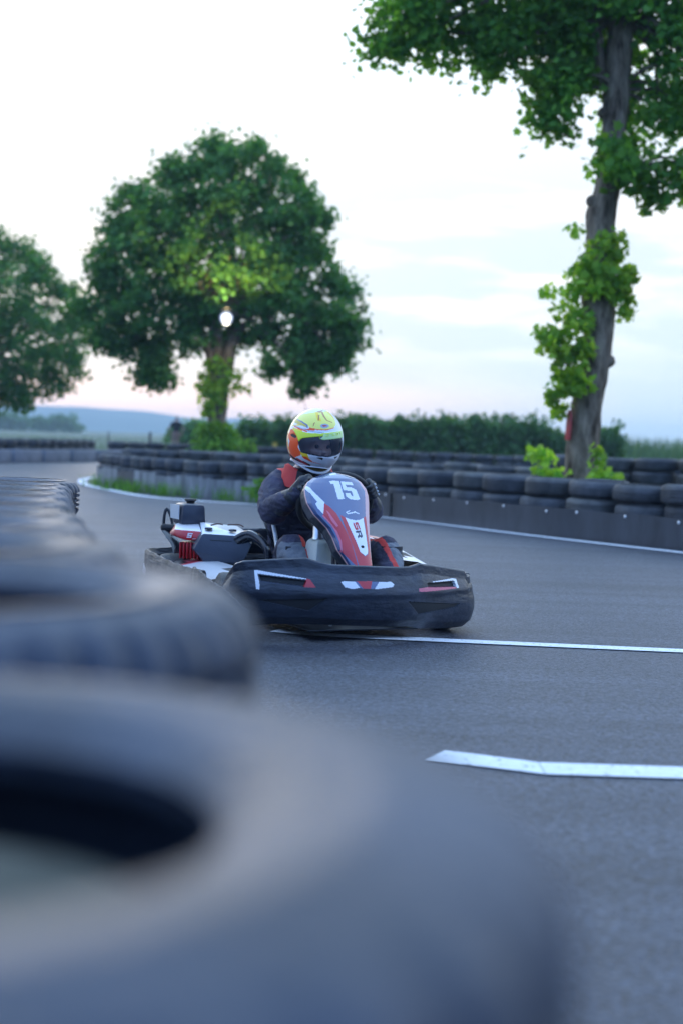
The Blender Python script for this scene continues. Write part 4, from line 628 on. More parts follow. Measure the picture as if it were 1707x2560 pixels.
# rim wings at both front corners, standing proud of the nose
def band(name, path, tops, bots, th, m, parent, n=60, wob=.004):
    Pq = smoothpath([(x, y, 0) for x, y in path], n); rows = []
    for i, q in enumerate(Pq):
        f = i / (n - 1); d = (Pq[min(n - 1, i + 1)] - Pq[max(0, i - 1)]).normalized(); nn = Vector((d.y, -d.x, 0))
        zt = float(np.interp(f, np.linspace(0, 1, len(tops)), tops)); zb = float(np.interp(f, np.linspace(0, 1, len(bots)), bots)); wv = wob * sin(i * .9) + wob * .7 * sin(i * 2.3)
        h = zt - zb
        rows.append([tuple(q + nn * (o + wv * .3) + Vector((0, 0, z))) for o, z in ((0, zb), (th * .9, zb + .004), (th * 1.25, zb + h * .3), (th * 1.3, zb + h * .6), (th * .95, zt - .012 + wv * .4), (th * .75, zt + wv * .4), (th * .25, zt + .002 + wv * .4), (0, zt - .01), (0, zb + h * .5))])
    b = MB(); b.grid(rows, cv=True); k = 9
    b.f.append(tuple(range(k))); b.m.append(0); b.f.append(tuple(len(b.v) - k + i for i in range(k))[::-1]); b.m.append(0)
    return b.build(name, m, parent, ang=50, fixn=True)
for sgn, cx in ((1, 0), (-1, -.075)):
    f = (lambda pts: [(sgn * x + cx, y) for x, y in pts])
    pr = f([(.655, -.36), (.655, -.27), (.64, -.12), (.62, 0), (.60, .08), (.575, .115), (.54, .13)]); ps = f([(.40, -1.50), (.52, -1.47), (.59, -1.38), (.615, -1.2), (.635, -.8), (.635, -.5), (.615, -.34)])
    if sgn < 0: pr = f([(.655, -.40), (.662, -.28), (.655, -.17), (.635, -.12)])
    if sgn > 0: pr = pr[::-1]; ps = ps[::-1]
    band('corner_guard', pr, [.15, .20, .235, .25, .268, .295, .30] if sgn > 0 else [.26, .25, .235, .20], [.06] * 7 if sgn > 0 else [.13, .12, .12, .14], .022, scuff, kart)
    band('side_bumper', ps, ([.285, .283, .285, .29, .298, .300, .300] if sgn > 0 else [.30, .30, .298, .29, .285, .283, .285]), [.07, .07, .08, .09, .11, .12, .14] if sgn > 0 else [.14, .12, .11, .09, .08, .07, .07], .028, scuff, kart)
b = MB(); b.box((-.04, -1.50, .235), (.84, .05, .13), bev=.018, seg=3); b.box((-.04, -1.47, .12), (.7, .03, .06), bev=.01); b.build('rear_bumper', scuff, kart)
# side pods, white with red bands; the left one rises to the rear and has dark openings
def pod(sgn, cx, rise):
    ys = np.linspace(-1.36, -.36, 90); rows = []
    for y in ys:
        e = min(1, (y + 1.36) / .12 + .25, (-.36 - y) / .16 + .25); zt = (.245 if sgn > 0 else .30) + rise * max(0, min(1, (-y - .45) / .6)); xi = .30 + .05 * (1 - e)
        rows.append([(sgn * x + cx, y, z) for x, z in ((xi, .10), (xi, zt * .98 + .02), (xi + .03, zt + .03), (xi + .12, zt + .022), (.50, zt + .006), (.56, zt - .004), (.60, zt - .02), (.605, .19), (.605, .09))])
    def mi(i, j):
        y = ys[i]; r = 0
        if -1.30 < y < -.98 and j in (1, 2, 3, 4): r = 3
        if (-1.19 < y < -1.12 or -1.05 < y < -1.01) and j in (2, 3, 4, 5): r = 1
        if y > -.62 and j <= 2: r = 2
        if rise and j == 3 and int((y + 1.36) / .1) % 3 == 1: r = 2
        if rise and j == 4 and int((y + 1.31) / .1) % 3 == 0: r = 2
        return r
    b = MB(); b.grid(rows, mi, ); return b.build('side_pod', [white, red, dark, pink], kart, ang=35, fixn=True)
pod(1, 0, 0.0); pod(-1, -.075, .10)
# frame, floor, axles, wheels
b = MB(); R_ = .016
for pth in ([(.27, -1.42, .07), (.27, -.6, .06), (.22, -.1, .07), (.18, .12, .12)], [(-.38, -1.42, .07), (-.38, -.6, .06), (-.30, -.1, .07), (-.24, .12, .12)], [(.27, -1.35, .07), (-.38, -1.35, .07)], [(.25, -.35, .06), (-.36, -.35, .06)], [(.27, -.8, .06), (.55, -.8, .10), (.55, -.45, .10)], [(-.38, -.8, .06), (-.62, -.8, .10), (-.62, -.45, .10)]):
    b.tube(smoothpath(pth, 14) if len(pth) > 2 else pth, R_, 8)
b.tube([(.56, -1.22, .14), (-.64, -1.22, .14)], .02, 10); b.tube([(.44, -.22, .13), (-.52, -.22, .13)], .014, 8)
b.build('frame', steel, kart)
b = MB(); b.box((-.055, -.42, .045), (.56, .95, .008), bev=.002); b.build('floor_pan', steel, kart)
def wheel(x, y, rad_, wdt, steer):
    M = Matrix.Translation((x, y, rad_)) @ Matrix.Rotation(steer, 4, 'Z') @ Matrix.Rotation(rad(90), 4, 'Y'); hw = wdt / 2
    wt = MB(); wt.lathe([(rad_ * .5, -hw * .8), (rad_ * .62, -hw), (rad_ * .85, -hw), (rad_ * .97, -hw * .8), (rad_, -hw * .5), (rad_, hw * .5), (rad_ * .97, hw * .8), (rad_ * .85, hw), (rad_ * .62, hw), (rad_ * .5, hw * .8)], 40, M)
    o = bpy.data.objects.new('wheel', None); COL.objects.link(o); o.parent = kart; o.empty_display_size = .05
    wt.build('tyre', RUB[1], o)
    wr = MB(); wr.lathe([(0, hw * .35), (rad_ * .2, hw * .45), (rad_ * .25, hw * .3), (rad_ * .42, hw * .35), (rad_ * .5, hw * .85), (rad_ * .53, hw * .8), (rad_ * .53, -hw * .8), (rad_ * .5, -hw * .85), (rad_ * .42, -hw * .3), (0, -hw * .3)], 24, M); wr.build('rim', alu, o)
wheel(.515, -.22, .145, .12, rad(-14)); wheel(-.60, -.22, .145, .12, rad(-14)); wheel(.46, -1.22, .145, .19, 0); wheel(-.54, -1.22, .145, .19, 0)
# ---- number panel
PD = D['panel']; PE = D['panel_edges']
Zp = [.26, .35, .45, .55, .65, .70, .74, .765, .78]; Yp = [.12, .10, .03, -.045, -.125, -.165, -.20, -.25, -.30]
eL = sorted((e[0][1], e[0][0]) for e in PE); eR = sorted((e[1][1], e[1][0]) for e in PE)
eL = [(.27, .02)] + eL + [(.7665, 0.0)]; eR = [(.27, -.066)] + eR + [(.7665, -.012)]
zs = list(np.linspace(.29, .70, 200)) + list(np.linspace(.702, .7665, 60)); nt_ = 170
lay = [('rim_right', 6), ('white_left2', 7), ('white_left', 2), ('red_left', 3), ('pale_left', 5), ('text_left', 5), ('red_mid', 3), ('white_mid', 2), ('dot', 1), ('one', 2), ('five', 2), ('scribble', 2), ('badge', 2), ('logo_red', 4), ('logo_dark', 8)]
P = []; reg = []; TT = -1 + 2 * np.arange(nt_) / (nt_ - 1); TS = np.sign(TT) * np.abs(TT) ** .85
GS = [(-.017, .014), (.017, .014), (.017, .006), (-.007, .006), (-.007, .003), (.017, .003), (.017, -.014), (-.017, -.014), (-.017, -.006), (.007, -.006), (.007, -.003), (-.017, -.003)]
GR = [(-.017, -.014), (-.017, .014), (.010, .014), (.017, .008), (.017, .001), (.011, -.003), (.018, -.014), (.008, -.014), (.002, -.004), (-.008, -.004), (-.008, .002), (.006, .002), (.006, .007), (-.008, .007), (-.008, -.014)]
def glyph(g, cx, cz): return [(cx - (v + u * .15), cz - u * .95 + v * .12) for u, v in g]      # the letters read down the panel
PD['logo_red'] = glyph(GS, -.030, .523); PD['logo_dark'] = glyph(GR, -.032, .487)
for z in zs:
    xl = interp(z, eL); xr = interp(z, eR); y0 = float(np.interp(z, Zp, Yp)); X_ = (xl + xr) / 2 - (xl - xr) / 2 * TS
    C_ = np.zeros(nt_, int)
    for nm, c in lay: C_[inpoly_np(X_, np.full(nt_, z), PD[nm])] = c
    rp = []; rg = [int(c) for c in C_]
    for j in range(nt_):
        a_ = abs(TT[j]); bow = -.030 * a_ ** 2.6 - .016 * max(0, a_ - .9) / .1 + .012
        rp.append((float(X_[j]), y0 + bow * min(1, (xl - xr) / .16) - (.006 if rg[j] == 1 else 0), z))
    # side walls going back
    l0 = rp[0]; r0 = rp[-1]
    rp = [(l0[0] - .012, l0[1] - .085, l0[2] - .035), (l0[0] - .002, l0[1] - .05, l0[2] - .020), (l0[0] + .001, l0[1] - .010, l0[2] - .003)] + rp + [(r0[0] - .001, r0[1] - .010, r0[2] - .003), (r0[0] + .002, r0[1] - .05, r0[2] - .020), (r0[0] + .012, r0[1] - .085, r0[2] - .035)]
    rg = [9, 9, 10] + rg + [6, 9, 9]
    P.append(rp); reg.append(rg)
b = MB(); b.grid(P, lambda i, j: reg[i][j])
b.build('number_panel', [navy, dark, white, red, red, pink, salmon, navy, greyp, plas, salmon], kart, ang=60)
b = MB(); b.tube([(-.03, .06, .16), (-.03, -.02, .30), (-.035, -.16, .50), (-.04, -.24, .64)], .018, 8); b.tube([(.03, -.12, .10), (.0, -.20, .40), (-.02, -.26, .60)], .012, 8); b.build('panel_bracket', steel, kart)
# steering wheel and column
WC = Vector((-.075, -.375, .612)); WR = .190; eX = Vector((1, 0, 0)); eZ = Vector((0, .42, .907)); WN = eX.cross(eZ)
eXr = (eX * cos(rad(4)) + eZ * sin(rad(4))); eZr = (eZ * cos(rad(4)) - eX * sin(rad(4)))
def rim(a, rr=WR): return WC + eXr * (rr * cos(a)) + eZr * (rr * .84 * sin(a))
b = MB(); b.tube([rim(2 * pi * k / 40) for k in range(40)], .015, 10, closed=True)
for a in (0, pi, -pi / 2): b.tube([WC, rim(a)], .012, 8)
b.tube([WC - WN * .0, WC + WN * .03], .045, 16); b.build('steering_wheel', dark, kart)
b = MB(); b.tube([WC + WN * .0, (-.06, -.12, .36), (-.05, .02, .16)], .013, 8); b.build('steering_column', steel, kart)
# tank between the driver's legs
tk = MB(); tk.hull([(sx * a + .025, y, z) for z, a, y0, y1 in ((.06, .062, -.42, -.20), (.30, .058, -.40, -.22), (.425, .045, -.38, -.24), (.440, .034, -.36, -.26)) for sx in (-1, 1) for y in (y0, y1)], bev=.008)
to = tk.build('fuel_tank', tankw, kart, ang=30)
b = MB(); b.lathe([(.0, .07), (.022, .07), (.027, .06), (.027, .01), (.034, .0)], 18, Matrix.Translation((.040, -.30, .44))); b.lathe([(.0, .05), (.012, .05), (.014, 0)], 12, Matrix.Translation((.002, -.28, .44))); b.build('tank_cap', silver, to)
b = MB(); b.tube([(-.028, -.25, .10), (-.03, -.25, .50)], .010, 8); b.tube([(-.05, -.22, .10), (-.052, -.22, .48)], .007, 8); b.tube(smoothpath([(.02, -.28, .49), (.02, -.25, .56), (-.03, -.26, .58)], 10), .006, 6); b.build('hose', steel, to)
# seat: moulded shell with bright edge
st = MB(); rows = []
for i in range(30):
    v = i / 29; z = .10 + .42 * v; back = -.90 - .26 * v ** 1.1; hw = .185 + .035 * v; row_ = []
    for j in range(25):
        a = -1 + 2 * j / 24; x = -.165 - hw * a * (1 if abs(a) < .99 else 1); dep = .30 * (1 - .55 * v)
        row_.append((x, back + dep * abs(a) ** 2.4, z - .03 * abs(a) * 0))
    rows.append(row_)
st.grid(rows); st.grid([[(p[0] * 1.0 + (.012 if p[0] > -.165 else -.012), p[1] - .012, p[2]) for p in r] for r in rows])
so = st.build('seat', mat('seat_shell', (.30, .32, .36), .35, coat=.3, var=.2), kart)
b = MB()
for sx in (1, -1):
    xx = lambda x: -.165 + sx * (x + .165)
    b.tube(smoothpath([(xx(.045), -1.0, .53), (xx(.052), -.90, .505), (xx(.044), -.85, .40), (xx(.06), -.79, .34), (xx(.09), -.74, .28), (xx(.06), -.60, .14)], 24), .011, 8)
b.tube(smoothpath([(.045, -1.0, .53), (-.165, -1.16, .545), (-.375, -1.0, .53)], 16), .010, 8); b.build('seat_edge', silver, so)
# ---- engine group on the right rear
en = bpy.data.objects.new('engine', None); COL.objects.link(en); en.parent = kart; en.empty_display_size = .1
fr = [(.400, -.98, .415), (.225, -.885, .410), (.175, -.85, .372), (.205, -.85, .30), (.235, -.86, .265), (.39, -.97, .265), (.44, -1.0, .33)]
bk = [(.34, -1.20, .462), (.17, -1.10, .448), (.10, -1.06, .40), (.16, -1.08, .27), (.36, -1.20, .27), (.42, -1.2, .34)]
b = MB(); b.hull(fr + bk, mi=lambda c, n: 1 if n.z > .55 else 0, bev=.006); cw = b.build('cowl', [greyp, white], en, ang=25)
fd = (Vector(fr[1]) - Vector(fr[0])).normalized(); fn = Vector((fd.y, -fd.x, 0)); fn = fn if fn.y > 0 else -fn
Mf = Matrix.Translation(Vector((.312, -.934, .345)) + fn * .004) @ Matrix((fd.to_tuple() + (0,), (0, 0, 1, 0), fn.to_tuple() + (0,), (0, 0, 0, 1))).transposed()
def fbox(name, x, z, w_, h_, d_, m, parent): bb = MB(); bb.box((0, 0, 0), (w_, h_, d_), bev=min(.004, d_ * .4)); o = bb.build(name, m, parent); o.matrix_local = Mf @ Matrix.Translation((x, z, 0)); return o
fbox('access_plate', .0, .01, .105, .046, .006, mat('grey_plate', (.15, .17, .20), .4), cw)
fbox('slot', .0, .036, .115, .005, .010, dark, cw); fbox('slot', .02, -.035, .055, .014, .010, dark, cw); fbox('bolt', -.032, .012, .010, .012, .012, dark, cw); fbox('bolt', -.017, .012, .010, .012, .012, dark, cw); fbox('slot', -.022, -.028, .010, .03, .010, dark, cw); fbox('bolt', .085, -.012, .02, .005, .010, silver, cw)
for q in ((.355, -1.02, .432), (.245, -.955, .428)):
    b = MB(); b.lathe([(0, .008), (.010, .008), (.012, .012), (.020, .010), (.021, 0)], 16, Matrix.Translation(q)); b.build('knob', plas, cw)
b = MB(); b.tube(smoothpath([(.33, -1.06, .452), (.30, -1.04, .462), (.27, -1.04, .458)], 8), .004, 6); b.tube(smoothpath([(.25, -1.02, .458), (.2, -.98, .462), (.185, -.96, .452)], 8), .004, 6); b.build('cable', mat('brown_cable', (.10, .05, .04), .5), cw)
# dark airbox standing at the back with a pale plate for its lit side
b = MB(); b.hull([(x, y, z) for z, g in ((.440, 0), (.555, -.008)) for x, y in ((.445 + g, -1.38), (.445 + g, -1.215), (.305 - g, -1.20), (.305 - g, -1.36))], bev=.022); ab = b.build('airbox', mat('airbox_plastic', (.028, .034, .052), .36, bump=.08, bscale=40), en, ang=30)
b = MB(); b.lathe([(0, .022), (.030, .020), (.034, .012), (.022, .006), (.020, -.01)], 20, Matrix.Translation((.37, -1.29, .558))); b.build('cap', dark, ab)
b = MB(); b.hull([(.452, -1.385, .47), (.452, -1.385, .545), (.452, -1.24, .548), (.450, -1.24, .47), (.447, -1.385, .47), (.447, -1.24, .548), (.447, -1.385, .545), (.447, -1.24, .47)]); b.build('lit_side', mat('pale_grey', (.55, .57, .58), .4), ab)  # pale plate puts the light on the airbox's outer side into colour
# red shroud with S mark
RS = [(.500, -1.15, .425), (.505, -1.14, .395), (.468, -1.075, .372), (.350, -1.00, .372), (.343, -1.00, .400), (.39, -1.04, .422), (.47, -1.10, .425), (.45, -1.28, .45), (.33, -1.25, .455), (.50, -1.25, .39), (.36, -1.2, .38)]
b = MB(); b.hull(RS, mi=lambda c, n: 1 if n.z > .75 else 0, bev=.008); sh = b.build('red_shroud', [red, white], en, ang=30)
sdir = (Vector((.375, -1.02, 0)) - Vector((.468, -1.075, 0))).normalized(); sn = Vector((sdir.y, -sdir.x, 0)); sn = sn if sn.y > 0 else -sn
Ms = Matrix.Translation(Vector((.432, -1.0525, .398)) + sn * .006) @ Matrix((sdir.to_tuple() + (0,), (0, 0, 1, 0), sn.to_tuple() + (0,), (0, 0, 0, 1))).transposed()
Sx = [(-.018, .012), (.018, .012), (.018, .006), (-.008, .006), (-.008, .002), (.016, .002), (.016, -.014), (-.018, -.014), (-.018, -.008), (.006, -.008), (.006, -.004), (-.018, -.004)]
b = MB(); b.prism([(x * .72 + z * .25, z * .95) for x, z in Sx][::-1], .002); o = b.build('letter_s', white, sh, smooth=False); o.matrix_local = Ms @ Matrix.Translation((-.012, .002, 0))
b = MB(); b.box((.012, -.016, .001), (.018, .003, .002)); o = b.build('small_lettering', mat('pale_grey', (.55, .57, .58), .4), sh, smooth=False); o.matrix_local = Ms
# finned red cylinder below
b = MB(); b.hull([(.47, -1.12, .36), (.40, -1.05, .36), (.40, -1.05, .285), (.47, -1.12, .285), (.44, -1.2, .36), (.36, -1.14, .36), (.44, -1.2, .28), (.36, -1.14, .28)], bev=.005); cy = b.build('cylinder', mat('dark_red', (.22, .012, .018), .4), en)
b = MB()
for k in range(6):
    u = k / 5; q = Vector((.475 - .075 * u, -1.108 + .07 * u, .318)); b.box(q, (.005, .030, .085), rot=Matrix.Rotation(rad(-40), 3, 'Z'), bev=.001)
b.build('fins', red, cy)
b = MB(); b.hull([(.40, -1.06, .372), (.36, -1.02, .372), (.295, -.98, .30), (.33, -1.0, .295), (.38, -1.04, .30), (.40, -1.12, .36), (.34, -1.05, .30)], mi=0); b.build('red_guard', red, cy)
b = MB(); b.box((.43, -1.12, .15), (.16, .20, .22), bev=.02); b.box((.30, -1.08, .16), (.16, .16, .2), bev=.02); b.build('crankcase', steel, en)
# loop handle, grip and curved guard at the very rear
b = MB(); b.tube(smoothpath([(.468, -1.45, .425), (.466, -1.45, .470), (.458, -1.45, .508), (.448, -1.45, .512), (.432, -1.44, .475), (.425, -1.43, .43), (.44, -1.42, .415)], 26), .0085, 8); b.build('loop_handle', steel, kart)
b = MB(); b.tube([(.488, -1.43, .413), (.482, -1.43, .413), (.475, -1.43, .413), (.42, -1.38, .413)], [.012, .020, .022, .020], 14); b.build('grip', dark, kart)
b = MB(); Pq = smoothpath([(.456, -1.40, .40), (.445, -1.34, .365), (.432, -1.28, .325), (.440, -1.22, .27), (.452, -1.20, .22)], 24)
b.grid([[tuple(q + Vector((ox * .03 + .01, oy, 0))) for ox, oy in ((-1, 0), (-.8, .006), (.8, .006), (1, 0), (.8, -.006), (-.8, -.006))] for q in Pq], cv=True); b.build('curved_guard', gblk, kart, fixn=True)
# arched duct beside the seat and the dark box behind it
b = MB(); Pq = smoothpath([(.235, -.90, .38), (.19, -.85, .412), (.155, -.79, .392), (.135, -.74, .35), (.125, -.72, .27)], 24); b.tube(Pq, [.022] * 24, 12, sx=1.7); b.build('air_duct', gblk, kart)
b = MB(); b.hull([(.16, -1.16, .43), (.10, -1.12, .435), (.075, -1.10, .42), (.055, -1.10, .42), (.04, -1.10, .436), (-.04, -1.08, .438), (-.04, -1.08, .30), (.16, -1.14, .30), (.12, -1.3, .42), (-.04, -1.3, .42), (.12, -1.3, .28), (-.04, -1.3, .28)], bev=.008); b.build('chain_guard', plas, kart)
# pedals
for x in (.10, -.30):
    b = MB(); b.tube([(x, .02, .06), (x, .0, .20)], .008, 6); b.box((x, -.005, .21), (.07, .015, .05), bev=.004); b.build('pedal', alu, kart)

# ------------------------------------------------------------------ driver
def capsule_body(bones, voxel, smooth_it=3, name='body'):
    """union of tapered limbs remeshed into one continuous surface"""
    b = MB()
    for p1, r1, p2, r2 in bones:
        bm = bmesh.new()
        for p, r in ((p1, r1), (p2, r2)):
            rr = r if hasattr(r, '__len__') else (r, r, r)
            res = bmesh.ops.create_icosphere(bm, subdivisions=3, radius=1)
            for v in res['verts']: v.co = Vector((v.co.x * rr[0], v.co.y * rr[1], v.co.z * rr[2])) + Vector(p)
        r = bmesh.ops.convex_hull(bm, input=bm.verts[:])
        bmesh.ops.delete(bm, geom=[g for g in r['geom_interior'] if isinstance(g, bmesh.types.BMVert)], context='VERTS')
        bm.verts.index_update(); b.add([v.co[:] for v in bm.verts], [[v.index for v in f.verts] for f in bm.faces]); bm.free()
    me = b.mesh('tmp', [], smooth=False); o = bpy.data.objects.new('tmp', me); COL.objects.link(o)
    m = o.modifiers.new('r', 'REMESH'); m.mode = 'VOXEL'; m.voxel_size = voxel
    if smooth_it: m2 = o.modifiers.new('s', 'SMOOTH'); m2.iterations = smooth_it; m2.factor = .5
    bpy.context.view_layer.update(); dg = bpy.context.evaluated_depsgraph_get()
    me2 = bpy.data.meshes.new_from_object(o.evaluated_get(dg)); me2.name = name
    bpy.data.objects.remove(o); me2.polygons.foreach_set('use_smooth', [True] * len(me2.polygons)); return me2
suit = mat('suit_cloth', (.020, .020, .040), .75, var=.35, vscale=6, bump=.35, bscale=60, dust=(.052, .049, .090))
suitr = mat('suit_red', (.62, .045, .035), .7, bump=.3, bscale=20)
kneem = mat('knee_grey', (.16, .17, .19), .8, bump=.3, bscale=60)
skin = mat('skin', (.60, .36, .28), .5, var=.08)
bootm = mat('boot_black', (.02, .02, .022), .6)
HC = Vector((-.073, -.65, .917))
bones = [((-.155, -1.0, .20), (.17, .13, .12), (-.13, -.98, .38), (.165, .11, .12)), ((-.13, -.98, .38), (.165, .11, .12), (-.09, -.87, .62), (.175, .11, .10)),
         ((-.09, -.86, .66), (.13, .09, .07), (-.08, -.77, .75), (.075, .07, .06)), ((-.08, -.79, .70), .06, (-.075, -.68, .86), .058),
         ((-.073, -.66, .89), (.078, .10, .11), (-.073, -.63, .86), (.062, .085, .09)),
         ((.03, -.83, .69), .075, (.085, -.78, .662), .076), ((-.20, -.83, .69), .075, (-.275, -.78, .665), .080),
         ((.085, -.78, .662), .076, (.160, -.62, .558), .068), ((.160, -.62, .558), .070, (.135, -.44, .625), .046), ((.135, -.44, .625), .044, (.108, -.385, .66), .036),
         ((-.275, -.78, .665), .080, (-.375, -.60, .565), .066), ((-.375, -.60, .565), .066, (-.29, -.45, .615), .045), ((-.29, -.45, .615), .043, (-.258, -.39, .65), .036),
         ((-.07, -.98, .20), .105, (.110, -.47, .375), .075), ((.110, -.47, .375), .076, (.115, -.14, .15), .050), ((.115, -.14, .15), .045, (.105, -.02, .16), .036),
         ((-.24, -.98, .20), .105, (-.405, -.47, .365), .075), ((-.405, -.47, .365), .076, (-.32, -.14, .15), .050), ((-.32, -.14, .15), .045, (-.31, -.02, .16), .036),
         # nose, brow and cheeks of the face
         ((-.073, -.545, .885), .014, (-.073, -.525, .862), .016), ((-.10, -.56, .905), .020, (-.046, -.56, .905), .020), ((-.105, -.575, .860), .028, (-.041, -.575, .860), .028), ((-.09, -.545, .832), .012, (-.056, -.545, .832), .012)]
bme = capsule_body(bones, .008, 3)
from mathutils import noise as mnoise
_no = [v.normal.copy() for v in bme.vertices]
for v, nn_ in zip(bme.vertices, _no):                   # folds and creases of the loose suit
    c = v.co
    if c.z > .775 and c.y > -.84: continue
    w_ = mnoise.noise(Vector((c.x * 7, c.y * 7, c.z * 7)))
    f = mnoise.noise(Vector((c.x * 14 + w_ * 2, c.y * 14, c.z * 34 + w_ * 3))); g = mnoise.noise(c * 11)
    v.co += nn_ * (.0095 * (1 - abs(f) * 2.4) * (.6 + .6 * g) + .006 * g)
for m in (suit, suitr, kneem, skin, bootm): bme.materials.append(m)
for pl in bme.polygons:
    x, y, z = pl.center; k = 0
    if z > .775 and abs(x + .075) < .13 and y > -.84: k = 3
    elif z > .675 and .0 < x < .055 and y > -.86: k = 1
    elif z > .69 and -.245 < x < -.165 and y > -.84: k = 1
    elif y > -.10 and z < .24: k = 4
    elif z > .30 and y > -.62 and z < .48:
        if x > 0 or x < -.28:
            cx = .11 if x > 0 else -.405; sg = -1 if x > 0 else 1
            dx = (x - cx) * sg
            if .026 < dx < .052: k = 1
            elif z < .415 and y > -.46 and dx < .026: k = 2
    pl.material_index = k
driver = link('person', bme, None); driver.matrix_world = KM
tag(driver, 'kart driver in dark suit with red shoulders, black gloves and a bright painted helmet', 'person')
# eyes
for x in (-.103, -.043):
    b = MB(); b.lathe([(0, .012), (.008, .009), (.012, 0)], 12, Matrix.Translation((x, -.552, .888)) @ Matrix.Rotation(rad(-90), 4, 'X')); b.build('eye', mat('eye_dark', (.03, .02, .02), .2), driver)
# collar standing round the neck, red at the sides; scarf with a pale edge under the chin
NA = 48; aa = np.linspace(0, 2 * pi, NA, endpoint=False)
b = MB(); b.grid([[(-.075 + rx * cos(a), -.735 + ry * sin(a), z + dz * abs(cos(a)) - .03 * max(0, sin(a))) for a in aa] for rx, ry, z, dz in ((.150, .115, .690, .0), (.135, .105, .735, .015), (.122, .095, .760, .03), (.108, .085, .765, .03), (.100, .080, .73, .0))], cv=True, mi=lambda i, j: 1 if (j % (NA // 2) < 6 or j % (NA // 2) > NA // 2 - 5) and i < 3 else 0)
b.build('collar', [mat('collar_black', (.016, .016, .018), .7), suitr], driver)
fa = np.linspace(rad(-8), rad(188), 40)
b = MB(); edge = [(-.073 + .100 * cos(a), -.70 + .125 * sin(a), .815 - .062 * max(0, sin(a)) ** 1.5) for a in fa]
b.grid([[(x, y, z) for x, y, z in edge], [(-.073 + .095 * cos(a), -.70 + .120 * sin(a), .835) for a in fa], [(-.073 + .08 * cos(a), -.70 + .10 * sin(a), .86) for a in fa]])
sc = b.build('scarf', mat('scarf_brown', (.10, .060, .012), .7, bump=.3, bscale=30), driver)
b = MB(); b.tube(edge, .007, 8); b.build('scarf_edge', white, sc)

# knee pads with dark mesh
for cx in (.110, -.405):
    b = MB(); Pg = []
    for i in range(9):
        a = rad(-42 + 84 * i / 8); Pg.append([(cx + .088 * sin(a), -.465 + .092 * cos(a), z) for z in (.325, .362, .382, .397)])
    b.grid(Pg); b.build('knee_patch', mat('knee_mesh', (.022, .022, .026), .55), driver)
    b = MB()
    for k in range(5):
        a = rad(-26 + 13 * k); b.box((cx + .091 * sin(a), -.465 + .096 * cos(a), .366), (.008, .004, .022), rot=Matrix.Rotation(-a, 3, 'Z'), bev=.001)
    b.build('knee_stud', kneem, driver)
# gloves: palm, four unequal curled fingers and thumb round the rim
def glove(side):
    a0 = rad(30) if side > 0 else rad(148)
    rc = rim(a0); tg = (rim(a0 + .05) - rim(a0 - .05)).normalized() * (1 if side > 0 else -1); ou = (rc - WC).normalized()
    fwd = -WN if WN.y < 0 else WN                       # away from the driver
    bk_ = -fwd
    wr = Vector((.128, -.43, .635)) if side > 0 else Vector((-.285, -.44, .625))
    bones_ = [(wr, .042, rc + bk_ * .030 + ou * .022, .030), (rc + bk_ * .028 + ou * .018 + tg * .028, .021, rc + bk_ * .028 + ou * .018 - tg * .030, .021)]
    fb = []
    for k, (s, ln) in enumerate(((.033, .94), (.011, 1.06), (-.011, 1.0), (-.032, .82))):
        base = rc + tg * s; rr = .026
        pts_ = [base + (ou * cos(an) + fwd * sin(an)) * rr for an in [rad(v * ln) for v in (-30, 25, 80, 150, 200)]]
        for q in range(4): fb.append((pts_[q], .0125 - .0009 * q, pts_[q + 1], .0118 - .0009 * q))
    th0 = rc + bk_ * .028 + tg * .030 - ou * .002
    th = [th0, rc + bk_ * .020 - ou * .024 + tg * .040, rc + fwd * .006 - ou * .030 + tg * .034, rc + fwd * .020 - ou * .020 + tg * .026]
    for q in range(3): fb.append((th[q], .0145 - .001 * q, th[q + 1], .0135 - .001 * q))
    cuff = [(wr + (Vector((.160, -.62, .558)) if side > 0 else Vector((-.375, -.60, .565)) - Vector((0, 0, 0))).__sub__(wr).normalized() * .105, .062, wr, .048)]
    me = capsule_body(bones_ + fb + cuff, .0042, 1, 'glove'); me.materials.append(mat('glove_black', (.010, .011, .014), .5, bump=.4, bscale=40, dust=(.03, .033, .042), var=.3, vscale=20))
    g = link('glove', me, driver)
    b = MB()
    for k, s in enumerate((.033, .011, -.011, -.032)):
        q = rc + tg * s + (ou * cos(rad(20)) + fwd * sin(rad(20))) * .038; b.box(q, (.012, .006, .010), rot=Matrix.Rotation(rad(30 * side), 3, 'Y'), bev=.002)
    b.build('knuckle_guard', mat('pale_grey', (.55, .57, .58), .4) if side < 0 else bootm, g)
glove(1); glove(-1)
# ---- helmet
RX, RY, RZ = .137, .175, .162
HMt = Matrix.Translation(HC) @ Matrix.Rotation(rad(-5) * -1 * -1, 4, 'Y')
hd = D['helmet']
Hcols = [white, dark, mat('helmet_lime', (.74, .86, .03), .32, coat=.2), mat('helmet_orange', (1.0, .085, .002), .35, coat=.1), mat('helmet_pale_lime', (.90, .84, .17), .32, coat=.2), mat('helmet_gold', (.62, .46, .05), .3, coat=.2), mat('helmet_grey', (.38, .40, .46), .3, coat=.5), mat('helmet_yellow', (.95, .66, .03), .32, coat=.2), mat('helmet_brown', (.45, .20, .04), .3, coat=.5), red, mat('helmet_pale', (.62, .86, .34), .32, coat=.2), navy]
hl = [('dark_low', 1), ('yellow_side', 7), ('red_line', 3), ('red_low', 9), ('orange_side', 3), ('top_lime', 4), ('gold_left', 5), ('navy_left', 11), ('arc_orange', 3), ('arc_grey', 6), ('oval', 6), ('oval_red', 9), ('star1', 8), ('star2', 8), ('star3', 8), ('star4', 8), ('chin_yellow', 7), ('chin_orange', 3), ('chin_white', 0), ('vent1', 1), ('vent2', 1), ('peak', 2), ('peak_pale', 10), ('peak_mark', 11), ('pivot', 1)]
